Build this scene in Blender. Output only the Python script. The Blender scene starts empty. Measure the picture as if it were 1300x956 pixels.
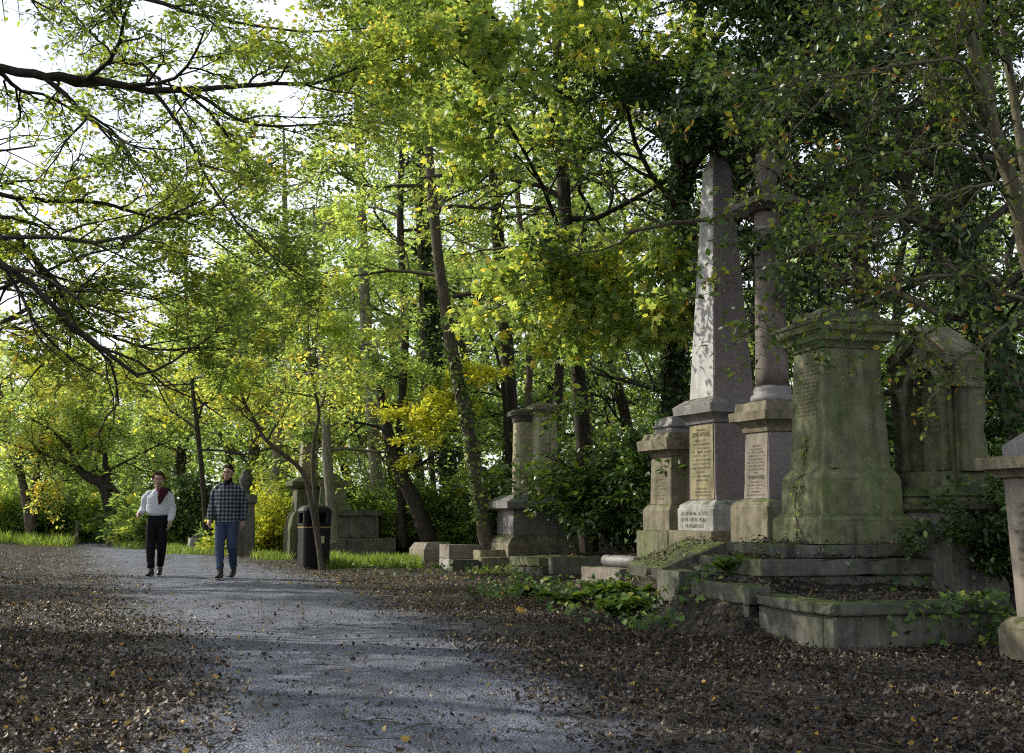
import bpy, bmesh, math, random
import numpy as np
from mathutils import Vector, Matrix, Quaternion

R = math.radians
RNG = np.random.default_rng(7)
random.seed(7)
scene = bpy.context.scene
COL = scene.collection

# ------------------------------------------------------------------ camera
FPX, CAMH = 1500.0, 1.0
PITCH = math.atan(177 / FPX)
cam_d = bpy.data.cameras.new("camera")
cam_d.sensor_width = 36.0
cam_d.lens = 36.0 * FPX / 1300.0
cam_d.clip_start = 0.05
cam_d.clip_end = 2000.0
cam_d.dof.use_dof = True
cam_d.dof.focus_distance = 12.0
cam_d.dof.aperture_fstop = 8.0
cam = bpy.data.objects.new("camera", cam_d)
COL.objects.link(cam)
cam.location = (0, 0, CAMH)
cam.rotation_euler = (math.pi / 2 + PITCH, 0, 0)
scene.camera = cam


def P(px, py, Y):
    """world point seen at photo position px, py at distance Y"""
    x = (px - 650) / FPX
    y = (478 - py) / FPX
    c, s = math.cos(PITCH), math.sin(PITCH)
    d = (x, c - y * s, s + y * c)
    t = Y / d[1]
    return np.array([d[0] * t, Y, CAMH + d[2] * t])


def zat(py, Y):
    return P(650, py, Y)[2]


# ------------------------------------------------------------------ object helpers
def setp(o, label=None, cat=None, group=None, kind=None):
    if label: o["label"] = label
    if cat: o["category"] = cat
    if group: o["group"] = group
    if kind: o["kind"] = kind
    return o


def thing(name, label, cat, loc, rz=0.0, group=None):
    o = bpy.data.objects.new(name, None)
    o.empty_display_size = 0.2
    COL.objects.link(o)
    o.location = [float(v) for v in loc]
    o.rotation_euler = (0, 0, rz)
    return setp(o, label, cat, group)


def link_mesh(name, me, mat, parent=None, smooth=False):
    if mat is not None and not me.materials:
        me.materials.append(mat)
    o = bpy.data.objects.new(name, me)
    COL.objects.link(o)
    if parent is not None:
        o.parent = parent
    if smooth:
        me.polygons.foreach_set("use_smooth", [True] * len(me.polygons))
    return o


def mesh_np(name, verts, loops, starts, tint=None):
    me = bpy.data.meshes.new(name)
    me.vertices.add(len(verts))
    me.vertices.foreach_set("co", np.ascontiguousarray(verts, dtype=np.float32).ravel())
    me.loops.add(len(loops))
    me.loops.foreach_set("vertex_index", np.ascontiguousarray(loops, dtype=np.int32))
    me.polygons.add(len(starts))
    me.polygons.foreach_set("loop_start", np.ascontiguousarray(starts, dtype=np.int32))
    if tint is not None:
        a = me.attributes.new("tint", "FLOAT", "POINT")
        a.data.foreach_set("value", np.ascontiguousarray(tint, dtype=np.float32))
    me.update(calc_edges=True)
    return me


def bm_obj(name, bm, mat, parent=None, smooth=False):
    bmesh.ops.recalc_face_normals(bm, faces=bm.faces)
    me = bpy.data.meshes.new(name)
    bm.to_mesh(me)
    bm.free()
    return link_mesh(name, me, mat, parent, smooth)


def smoothstep(t):
    t = np.clip(t, 0, 1)
    return t * t * (3 - 2 * t)


def copy_tree(o, loc, rz, scale, label, parent=None):
    c = o.copy()
    COL.objects.link(c)
    if parent is None:
        c.location = [float(v) for v in loc]
        c.rotation_euler = (0, 0, rz)
        c.scale = scale
        c["label"] = label
    else:
        c.parent = parent
    for ch in list(o.children):
        copy_tree(ch, None, None, None, None, c)
    return c


# ------------------------------------------------------------------ materials
def new_mat(name):
    m = bpy.data.materials.new(name)
    m.use_nodes = True
    nt = m.node_tree
    nt.nodes.clear()
    out = nt.nodes.new("ShaderNodeOutputMaterial")
    return m, nt, out


class NG:
    def __init__(s, nt): s.nt = nt

    def n(s, typ, **kw):
        nd = s.nt.nodes.new("ShaderNode" + typ)
        for k, v in kw.items():
            if hasattr(nd, k): setattr(nd, k, v)
            else: nd.inputs[k.replace("_", " ")].default_value = v
        return nd

    def l(s, a, b): s.nt.links.new(a, b)

    def noise(s, vec, scale, detail=5, rough=0.6, dist=0.0):
        nd = s.n("TexNoise", Scale=scale, Detail=detail, Roughness=rough, Distortion=dist)
        if vec is not None: s.l(vec, nd.inputs["Vector"])
        return nd.outputs["Fac"]

    def ramp(s, fac, stops, interp="LINEAR"):
        nd = s.n("ValToRGB")
        nd.color_ramp.interpolation = interp
        el = nd.color_ramp.elements
        while len(el) < len(stops): el.new(0.5)
        for e, (p, c) in zip(el, stops):
            e.position = p
            e.color = (c, c, c, 1) if isinstance(c, (int, float)) else (*c, 1)
        s.l(fac, nd.inputs["Fac"])
        return nd.outputs["Color"]

    def mix(s, fac, a, b, mode="MIX"):
        nd = s.n("MixRGB", blend_type=mode)
        for i, v in zip((0, 1, 2), (fac, a, b)):
            if isinstance(v, (int, float)): nd.inputs[i].default_value = v
            elif isinstance(v, tuple): nd.inputs[i].default_value = (*v, 1)
            else: s.l(v, nd.inputs[i])
        return nd.outputs[0]

    def math(s, op, a, b=0.0):
        nd = s.n("Math", operation=op)
        for i, v in zip((0, 1), (a, b)):
            if isinstance(v, (int, float)): nd.inputs[i].default_value = v
            else: s.l(v, nd.inputs[i])
        return nd.outputs[0]

    def mapping(s, vec, scale):
        nd = s.n("Mapping")
        nd.inputs["Scale"].default_value = scale
        s.l(vec, nd.inputs["Vector"])
        return nd.outputs[0]

    def bump(s, h, strength, dist=0.02):
        nd = s.n("Bump", Strength=strength, Distance=dist)
        s.l(h, nd.inputs["Height"])
        return nd.outputs[0]


def principled(g, out, color, rough=0.8, normal=None, spec=0.3, metallic=0.0):
    b = g.n("BsdfPrincipled")
    b.inputs["Specular IOR Level"].default_value = spec
    b.inputs["Metallic"].default_value = metallic
    for k, v in (("Base Color", color), ("Roughness", rough)):
        if isinstance(v, tuple): b.inputs[k].default_value = (*v, 1)
        elif isinstance(v, (int, float)): b.inputs[k].default_value = v
        else: g.l(v, b.inputs[k])
    if normal is not None: g.l(normal, b.inputs["Normal"])
    g.l(b.outputs[0], out.inputs[0])
    return b


def stone_mat(name, c1, c2, green=0.5, moss=0.6, speck=0.0, rough=0.85, spec=0.25,
              gcol=(0.095, 0.125, 0.035), grime=0.5):
    m, nt, out = new_mat(name)
    g = NG(nt)
    co = g.n("TexCoord").outputs["Object"]
    col = g.ramp(g.noise(co, 3.0, 8, 0.65), [(0.3, c1), (0.7, c2)])
    if speck:
        sp = g.noise(co, 160.0, 2, 0.5)
        col = g.mix(speck, col, g.ramp(sp, [(0.38, (0.05, 0.045, 0.045)), (0.5, c2), (0.66, (0.36, 0.30, 0.28))]))
    # vertical streaks of grime
    st = g.noise(g.mapping(co, (9.0, 9.0, 0.7)), 1.0, 6, 0.65, 0.3)
    col = g.mix(grime, col, g.ramp(st, [(0.35, 0.22), (0.6, 1.0)]), "MULTIPLY")
    # green algae
    ga = g.math("ADD", g.noise(g.mapping(co, (2.2, 2.2, 1.0)), 1.6, 7, 0.7), g.math("MULTIPLY", st, 0.25))
    lo = 0.84 - 0.42 * green
    gm = g.ramp(ga, [(lo, 0.0), (min(lo + 0.26, 1.0), min(1.0, 0.3 + green * 0.5))])
    gv = g.mix(g.noise(co, 14.0, 5, 0.7), gcol, (gcol[0] * 2.1, gcol[1] * 1.9, gcol[2] * 1.6))
    col = g.mix(gm, col, gv)
    # pale lichen dots
    lich = g.ramp(g.noise(co, 26.0, 3, 0.5), [(0.66, 0.0), (0.72, 0.5)])
    col = g.mix(lich, col, (0.42, 0.43, 0.36))
    # dark soot blotches
    col = g.mix(grime, col, g.ramp(g.noise(co, 6.0, 6, 0.7), [(0.3, 0.4), (0.55, 1.0)]), "MULTIPLY")
    # moss and dirt on tops
    sepn = g.n("SeparateXYZ")
    g.l(g.n("NewGeometry").outputs["Normal"], sepn.inputs[0])
    up = g.ramp(sepn.outputs["Z"], [(0.45, 0.0), (0.85, 1.0)])
    mm = g.math("MULTIPLY", up, g.ramp(g.noise(co, 5.0, 6, 0.7), [(0.62 - 0.3 * moss, 0.0), (0.72 - 0.25 * moss, 0.9)]))
    mc = g.ramp(g.noise(co, 9.0, 5), [(0.35, (0.035, 0.03, 0.02)), (0.5, (0.06, 0.085, 0.02)), (0.65, (0.10, 0.13, 0.03))])
    col = g.mix(mm, col, mc)
    h = g.math("ADD", g.noise(co, 55.0, 5, 0.7), g.math("MULTIPLY", g.noise(co, 8.0, 4), 1.3))
    principled(g, out, col, rough, g.bump(h, 0.45, 0.012), spec)
    return m


def leaf_mat(name, stops, trans=0.5, tcol=(1.3, 1.3, 0.72), rough=0.42, spec=0.5):
    m, nt, out = new_mat(name)
    g = NG(nt)
    at = g.n("Attribute", attribute_name="tint")
    col = g.ramp(at.outputs["Fac"], stops)
    b = g.n("BsdfPrincipled")
    g.l(col, b.inputs["Base Color"])
    b.inputs["Roughness"].default_value = rough
    b.inputs["Specular IOR Level"].default_value = spec
    t = g.n("BsdfTranslucent")
    g.l(g.mix(1.0, col, tcol, "MULTIPLY"), t.inputs["Color"])
    mx = g.n("MixShader")
    mx.inputs[0].default_value = trans
    g.l(b.outputs[0], mx.inputs[1])
    g.l(t.outputs[0], mx.inputs[2])
    g.l(mx.outputs[0], out.inputs[0])
    return m


def bark_mat(name, c1, c2, green=0.3):
    m, nt, out = new_mat(name)
    g = NG(nt)
    co = g.n("TexCoord").outputs["Object"]
    st = g.noise(g.mapping(co, (1.0, 1.0, 0.22)), 22.0, 6, 0.7, 0.6)
    col = g.ramp(st, [(0.35, c1), (0.65, c2)])
    gm = g.ramp(g.noise(co, 1.7, 5, 0.6), [(0.62 - 0.3 * green, 0.0), (0.75, green)])
    col = g.mix(gm, col, (0.09, 0.11, 0.035))
    principled(g, out, col, 0.9, g.bump(st, 0.8, 0.03), 0.15)
    return m


def cloth_mat(name, color, scale=120.0, rough=0.9):
    m, nt, out = new_mat(name)
    g = NG(nt)
    co = g.n("TexCoord").outputs["Object"]
    v = g.noise(co, scale, 3, 0.6)
    w = g.noise(g.mapping(co, (1, 1, 0.6)), 11.0, 4, 0.6, 0.8)
    col = g.mix(0.5, color, g.ramp(v, [(0.3, 0.6), (0.7, 1.0)]), "MULTIPLY")
    principled(g, out, col, rough, g.bump(w, 0.7, 0.03), 0.15)
    return m


M = {}
# colour ramps are linear reflectances
M["sandstone"] = stone_mat("sandstone", (0.18, 0.155, 0.10), (0.28, 0.245, 0.17), 0.38, 0.6, grime=0.55)
M["sand_clean"] = stone_mat("sandstone_yellow", (0.25, 0.22, 0.125), (0.38, 0.34, 0.20), 0.42, 0.5, gcol=(0.14, 0.16, 0.045), grime=0.55)
M["green_stone"] = stone_mat("green_stone", (0.13, 0.125, 0.08), (0.26, 0.245, 0.155), 0.76, 0.9, gcol=(0.088, 0.125, 0.036), grime=0.65)
M["granite"] = stone_mat("pink_granite", (0.115, 0.085, 0.075), (0.19, 0.145, 0.13), 0.10, 0.3, speck=0.4, rough=0.45, spec=0.45, grime=0.2)
M["granite_gray"] = stone_mat("grey_granite", (0.16, 0.15, 0.145), (0.27, 0.255, 0.245), 0.12, 0.4, speck=0.25, rough=0.5, spec=0.4, grime=0.3)
M["pink_stone"] = stone_mat("pink_stone", (0.225, 0.19, 0.15), (0.33, 0.285, 0.23), 0.3, 0.6, speck=0.15, grime=0.35)
M["dark_stone"] = stone_mat("dark_stone", (0.10, 0.095, 0.08), (0.18, 0.17, 0.14), 0.55, 1.0, gcol=(0.06, 0.085, 0.025), grime=0.6)
M["white_stone"] = stone_mat("white_stone", (0.32, 0.31, 0.28), (0.48, 0.46, 0.42), 0.25, 0.4, grime=0.55)
M["brown_stone"] = stone_mat("brown_stone", (0.07, 0.05, 0.042), (0.14, 0.105, 0.09), 0.2, 0.6, grime=0.6)
M["column_stone"] = stone_mat("column_stone", (0.13, 0.105, 0.088), (0.23, 0.19, 0.16), 0.2, 0.6, speck=0.25, grime=0.5)
M["pale_sand"] = stone_mat("pale_sandstone", (0.34, 0.31, 0.20), (0.46, 0.42, 0.29), 0.3, 0.5, gcol=(0.2, 0.22, 0.07), grime=0.3)
M["lit_face"] = stone_mat("sunlit_granite", (0.46, 0.45, 0.43), (0.62, 0.60, 0.57), 0.12, 0.4, speck=0.15, grime=0.3)  # sunlight on the obelisk's path side, put into the stone colour
M["kerb"] = stone_mat("kerb_stone", (0.065, 0.064, 0.058), (0.155, 0.148, 0.13), 0.68, 1.1, gcol=(0.055, 0.078, 0.022), grime=0.65)


def plain_mat(name, color, rough=0.7, spec=0.3, metallic=0.0, bump=0.0, var=0.3):
    m, nt, out = new_mat(name)
    g = NG(nt)
    co = g.n("TexCoord").outputs["Object"]
    v = g.noise(co, 9.0, 5, 0.6)
    col = g.mix(var, color, g.ramp(v, [(0.3, 0.45), (0.7, 1.0)]), "MULTIPLY")
    nrm = g.bump(g.noise(co, 60.0, 3), bump, 0.01) if bump else None
    principled(g, out, col, rough, nrm, spec, metallic)
    return m


M["letter"] = plain_mat("letter_paint", (0.115, 0.10, 0.07), 0.9, 0.1)
M["letter_faint"] = plain_mat("worn_letter", (0.14, 0.125, 0.085), 0.95, 0.1)

G_DARK = [(0.0, (0.016, 0.034, 0.010)), (0.5, (0.05, 0.095, 0.026)), (0.8, (0.13, 0.21, 0.04)), (1.0, (0.34, 0.36, 0.05))]
G_OLIVE = [(0.0, (0.12, 0.17, 0.05)), (0.45, (0.28, 0.37, 0.09)), (0.72, (0.48, 0.54, 0.12)), (0.90, (0.70, 0.56, 0.09)), (1.0, (0.66, 0.38, 0.06))]
G_MID = [(0.0, (0.08, 0.15, 0.05)), (0.45, (0.24, 0.34, 0.11)), (0.68, (0.47, 0.54, 0.16)), (0.88, (0.74, 0.68, 0.13)), (1.0, (0.74, 0.56, 0.10))]
G_YEL = [(0.0, (0.26, 0.33, 0.06)), (0.4, (0.58, 0.60, 0.09)), (0.75, (0.82, 0.72, 0.10)), (1.0, (0.78, 0.48, 0.07))]
G_FAR = [(0.0, (0.14, 0.22, 0.10)), (0.4, (0.31, 0.43, 0.16)), (0.74, (0.54, 0.63, 0.21)), (0.92, (0.78, 0.70, 0.18)), (1.0, (0.74, 0.52, 0.14))]  # lighter leaves: the haze of the distant wood put into their colour
M["leaf_dark"] = leaf_mat("evergreen_leaf", G_DARK, 0.3, rough=0.32, spec=0.5)
M["leaf_olive"] = leaf_mat("hornbeam_leaf", G_OLIVE, 0.62)
M["leaf_mid"] = leaf_mat("sycamore_leaf", G_MID, 0.62)
M["leaf_yellow"] = leaf_mat("hazel_leaf", G_YEL, 0.5)
M["leaf_far"] = leaf_mat("woodland_leaf", G_FAR, 0.66)
M["leaf_hawthorn"] = leaf_mat("hawthorn_leaf", [(0.0, (0.03, 0.055, 0.016)), (0.5, (0.09, 0.15, 0.03)), (0.8, (0.26, 0.32, 0.05)), (0.93, (0.45, 0.35, 0.05)), (1.0, (0.35, 0.14, 0.03))], 0.4)
M["ivy"] = leaf_mat("ivy_leaf", G_DARK, 0.2, rough=0.5, spec=0.3)
M["grass"] = leaf_mat("grass_blade", [(0.0, (0.05, 0.09, 0.018)), (0.6, (0.17, 0.27, 0.045)), (1.0, (0.36, 0.40, 0.10))], 0.5)
M["litter"] = leaf_mat("fallen_leaf", [(0.0, (0.016, 0.013, 0.011)), (0.35, (0.055, 0.042, 0.032)), (0.62, (0.13, 0.090, 0.058)),
                                       (0.80, (0.29, 0.225, 0.15)), (0.92, (0.40, 0.27, 0.06)), (1.0, (0.55, 0.30, 0.03))], 0.15, (1, 0.9, 0.6), 0.5, 0.4)
M["bark_dark"] = bark_mat("dark_bark", (0.022, 0.018, 0.014), (0.07, 0.058, 0.045), 0.25)
M["bark_mid"] = bark_mat("brown_bark", (0.05, 0.042, 0.03), (0.15, 0.125, 0.09), 0.35)
M["bark_pale"] = bark_mat("pale_bark", (0.12, 0.105, 0.08), (0.30, 0.27, 0.21), 0.35)

# ------------------------------------------------------------------ terrain
_py = [-12, 5, 7.1, 10.3, 14, 18.75, 24, 30, 38, 46, 60]
_xl = [-1.2, -1.75, -2.15, -3.3, -4.85, -6.5, -8.6, -10.9, -13.8, -18.0, -30.0]
_xr = [1.3, 0.85, 0.55, -0.05, -1.1, -2.75, -4.9, -7.2, -10.2, -13.4, -24.0]


def path_l(y): return np.interp(y, _py, _xl)
def path_r(y): return np.interp(y, _py, _xr)


def gz(x, y):
    x = np.asarray(x, float); y = np.asarray(y, float)
    d = x - path_r(y)
    bank = np.interp(y, [0, 9, 10.5, 12, 16, 20, 24, 30, 45], [0.02, 0.02, 0.22, 0.42, 0.52, 0.34, 0.24, 0.12, 0.08])
    d0 = np.interp(y, [9, 12, 13, 14, 15, 17, 60], [1.3, 1.85, 2.25, 2.5, 2.7, 3.35, 3.6])
    z = bank * smoothstep((d - d0) / np.interp(y, [12, 15, 17], [1.5, 1.15, 1.6]))
    # earth banked up round the podium
    ga = (x - 2.341) * 0.9613 + (y - 8.8) * 0.2756
    gb = -(x - 2.341) * 0.2756 + (y - 8.8) * 0.9613
    z = np.maximum(z, 0.46 * smoothstep((gb - 0.70) / 0.55) * smoothstep((ga + 0.45) / 0.5) * smoothstep((6 - ga) / 2) * smoothstep((3.6 - gb) / 1.4))
    dl = path_l(y) - x
    z = z + 0.12 * smoothstep((dl - 0.3) / 3.0)
    off = np.clip(np.maximum(d, dl), 0, 1.5) / 1.5
    z = z + (0.012 + 0.03 * off) * (np.sin(1.9 * x + 0.7 * y) * np.sin(1.3 * y - 0.4 * x) + 0.5 * np.sin(4.1 * x + 1.0) * np.sin(3.7 * y))
    far = np.clip((np.hypot(x, y) - 60) / 100, 0, 1)
    return z + far * 1.2


def axis(lo, hi, fine_lo, fine_hi, step):
    a = [fine_hi]
    s = step
    while a[-1] < hi:
        s *= 1.25; a.append(a[-1] + s)
    b = [fine_lo]
    s = step
    while b[-1] > lo:
        s *= 1.25; b.append(b[-1] - s)
    return np.array(sorted(b[1:]) + list(np.arange(fine_lo, fine_hi + 1e-6, step)) + a[1:])


def grid_mesh(name, X, Y, Z):
    ny, nx = X.shape
    v = np.stack([X, Y, Z], -1).reshape(-1, 3)
    i = np.arange(ny * nx).reshape(ny, nx)
    q = np.stack([i[:-1, :-1], i[:-1, 1:], i[1:, 1:], i[1:, :-1]], -1).reshape(-1, 4)
    return mesh_np(name, v, q.ravel(), np.arange(len(q)) * 4)


def soil_color(g, co):
    """dark woodland soil matted with small leaf pieces"""
    vo = g.n("TexVoronoi", Scale=26.0)
    wob = g.n("TexNoise", Scale=6.0, Detail=4.0)
    g.l(co, wob.inputs["Vector"])
    g.l(g.mix(0.06, co, wob.outputs["Color"]), vo.inputs["Vector"])
    sep = g.n("SeparateXYZ")
    g.l(vo.outputs["Color"], sep.inputs[0])
    c = g.ramp(sep.outputs["X"], [(0.0, (0.020, 0.017, 0.015)), (0.4, (0.05, 0.040, 0.032)), (0.75, (0.10, 0.075, 0.05)), (0.95, (0.20, 0.16, 0.11)), (1.0, (0.28, 0.2, 0.06))])
    c = g.mix(0.8, c, g.ramp(vo.outputs["Distance"], [(0.0, 1.0), (0.6, 0.35)]), "MULTIPLY")
    big = g.noise(co, 0.9, 6, 0.65)
    c = g.mix(0.8, c, g.ramp(big, [(0.3, 0.45), (0.7, 1.15)]), "MULTIPLY")
    return c, g.math("ADD", g.math("MULTIPLY", sep.outputs["Y"], 0.6), g.noise(co, 30.0, 5, 0.7))


xs = axis(-420, 420, -16, 10, 0.22)
ys = axis(-60, 460, 3, 34, 0.22)
GX, GY = np.meshgrid(xs, ys)
m, nt, out = new_mat("woodland_floor"); g = NG(nt)
co = g.n("TexCoord").outputs["Object"]
c, h = soil_color(g, co)
principled(g, out, c, 0.8, g.bump(h, 0.8, 0.04), 0.3)
setp(link_mesh("ground", grid_mesh("ground", GX, GY, gz(GX, GY)), m, smooth=True), kind="structure")

# gravel path, edges broken by soil
yy = np.concatenate([np.arange(-10, 30, 0.2), np.arange(30, 58, 0.5)])
uu = np.linspace(-0.22, 1.22, 30)
PU, PY = np.meshgrid(uu, yy)
edge = 0.10 * np.sin(PY * 1.7) + 0.08 * np.sin(PY * 4.3 + 1)
PX = path_l(PY) + (path_r(PY) - path_l(PY)) * PU + edge * (PU - 0.5)
pme = grid_mesh("path", PX, PY, gz(PX, PY) + 0.006 + 0.02 * np.clip(0.25 - (PU - 0.5) ** 2, 0, 1))
a = pme.attributes.new("across", "FLOAT", "POINT")
a.data.foreach_set("value", PU.ravel().astype(np.float32))
m, nt, out = new_mat("gravel_path"); g = NG(nt)
co = g.n("TexCoord").outputs["Object"]
sc, sh = soil_color(g, co)
vo = g.n("TexVoronoi", Scale=85.0)
g.l(co, vo.inputs["Vector"])
sep = g.n("SeparateXYZ"); g.l(vo.outputs["Color"], sep.inputs[0])
gc = g.ramp(sep.outputs["X"], [(0.0, (0.16, 0.172, 0.23)), (0.5, (0.26, 0.28, 0.365)), (0.85, (0.36, 0.385, 0.48)), (1.0, (0.50, 0.52, 0.60))])
gc = g.mix(0.55, gc, g.ramp(g.noise(co, 1.1, 7, 0.7), [(0.32, 0.3), (0.62, 1.15)]), "MULTIPLY")
gc = g.mix(0.65, gc, g.ramp(g.noise(g.mapping(co, (1.6, .5, 1)), 2.6, 6, 0.7, .6), [(0.36, 0.3), (0.58, 1.1)]), "MULTIPLY")
gc = g.mix(0.75, gc, g.ramp(g.noise(co, 11.0, 5, 0.7), [(0.30, 0.4), (0.50, 1.0)]), "MULTIPLY")
at = g.n("Attribute", attribute_name="across")
e = g.math("ABSOLUTE", g.math("SUBTRACT", at.outputs["Fac"], 0.5))
e = g.math("ADD", e, g.math("MULTIPLY", g.math("SUBTRACT", g.noise(co, 1.6, 7, 0.75), 0.5), 0.75))
em = g.ramp(e, [(0.27, 0.0), (0.52, 1.0)])
pc = g.mix(em, gc, sc)
hh = g.math("ADD", g.math("MULTIPLY", vo.outputs["Distance"], -0.9), g.noise(co, 24.0, 5, 0.7))
hm = g.n("Mix"); g.l(em, hm.inputs[0]); g.l(hh, hm.inputs[2]); g.l(sh, hm.inputs[3])
principled(g, out, pc, g.mix(em, 0.62, 0.8) if False else 0.62, g.bump(hm.outputs[0], 1.0, 0.05), 0.4)
setp(link_mesh("gravel_path", pme, m, smooth=True), kind="structure")

# ------------------------------------------------------------------ leaves and branches
OVAL = (np.array([[0, 0, 0], [0.3, 0.26, 0.05], [0.68, 0.22, 0.06], [1, 0, -0.02], [0.68, -0.22, 0.06], [0.3, -0.26, 0.05]]),
        [[0, 1, 2, 3], [0, 3, 4, 5]])
DIAM = (np.array([[0, 0, 0], [0.45, 0.34, 0.07], [1, 0, 0], [0.45, -0.34, 0.07]]), [[0, 1, 2], [0, 2, 3]])
CURL = (np.array([[0, 0, 0.16], [0.28, 0.30, 0.30], [0.66, 0.22, 0.20], [1, 0.05, 0.36], [0.7, -0.20, -0.04], [0.3, -0.30, 0.14]]),
        [[0, 1, 2, 3], [0, 3, 4, 5]])
_ma = []
for ang, rad in ((-150, .42), (-112, .70), (-84, .52), (-50, .96), (-24, .58), (0, 1.08), (24, .58), (50, .96), (84, .52), (112, .70), (150, .42)):
    _ma.append([0.35 + 0.65 * rad * math.cos(R(ang)), 0.62 * rad * math.sin(R(ang)), -0.12 * rad * rad + (0.05 if abs(ang) == 24 else 0)])
_ma.append([0.0, 0, 0.0])
_ma.append([0.35, 0, 0.03])
MAPLE = (np.array(_ma), [[12, i, i + 1] for i in range(10)] + [[12, 10, 11], [12, 11, 0]])
IVYT = (np.array([[0, 0, 0], [0.12, 0.45, -0.06], [0.5, 0.3, 0.03], [1, 0, -0.1], [0.5, -0.3, 0.03], [0.12, -0.45, -0.06]]),
        [[0, 1, 2, 3], [0, 3, 4, 5]])
BLADE = (np.array([[0, 0.05, 0], [0, -0.05, 0], [0.55, 0.03, 0.06], [0.55, -0.03, 0.06], [1, 0, 0.25]]), [[0, 1, 3, 2], [2, 3, 4]])


def norm(v):
    return v / np.maximum(np.linalg.norm(v, axis=-1, keepdims=True), 1e-9)


def leaf_mesh(name, pos, nrm, dirv, size, tint, tmpl):
    tv, tf = tmpl
    pos = np.asarray(pos, float); N = len(pos)
    nrm = norm(nrm)
    dirv = norm(dirv - nrm * np.sum(dirv * nrm, -1, keepdims=True))
    side = np.cross(nrm, dirv)
    s = np.asarray(size)[:, None, None]
    v = pos[:, None, :] + s * (tv[None, :, 0:1] * dirv[:, None, :] + tv[None, :, 1:2] * side[:, None, :] + tv[None, :, 2:3] * nrm[:, None, :])
    K = len(tv)
    fl = np.concatenate([np.array(f) for f in tf])
    ln = np.array([len(f) for f in tf])
    loops = (fl[None, :] + (np.arange(N) * K)[:, None]).ravel()
    lens = np.tile(ln, N)
    starts = np.concatenate([[0], np.cumsum(lens)[:-1]])
    return mesh_np(name, v.reshape(-1, 3), loops, starts, np.repeat(np.clip(tint, 0, 1), K))


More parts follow.
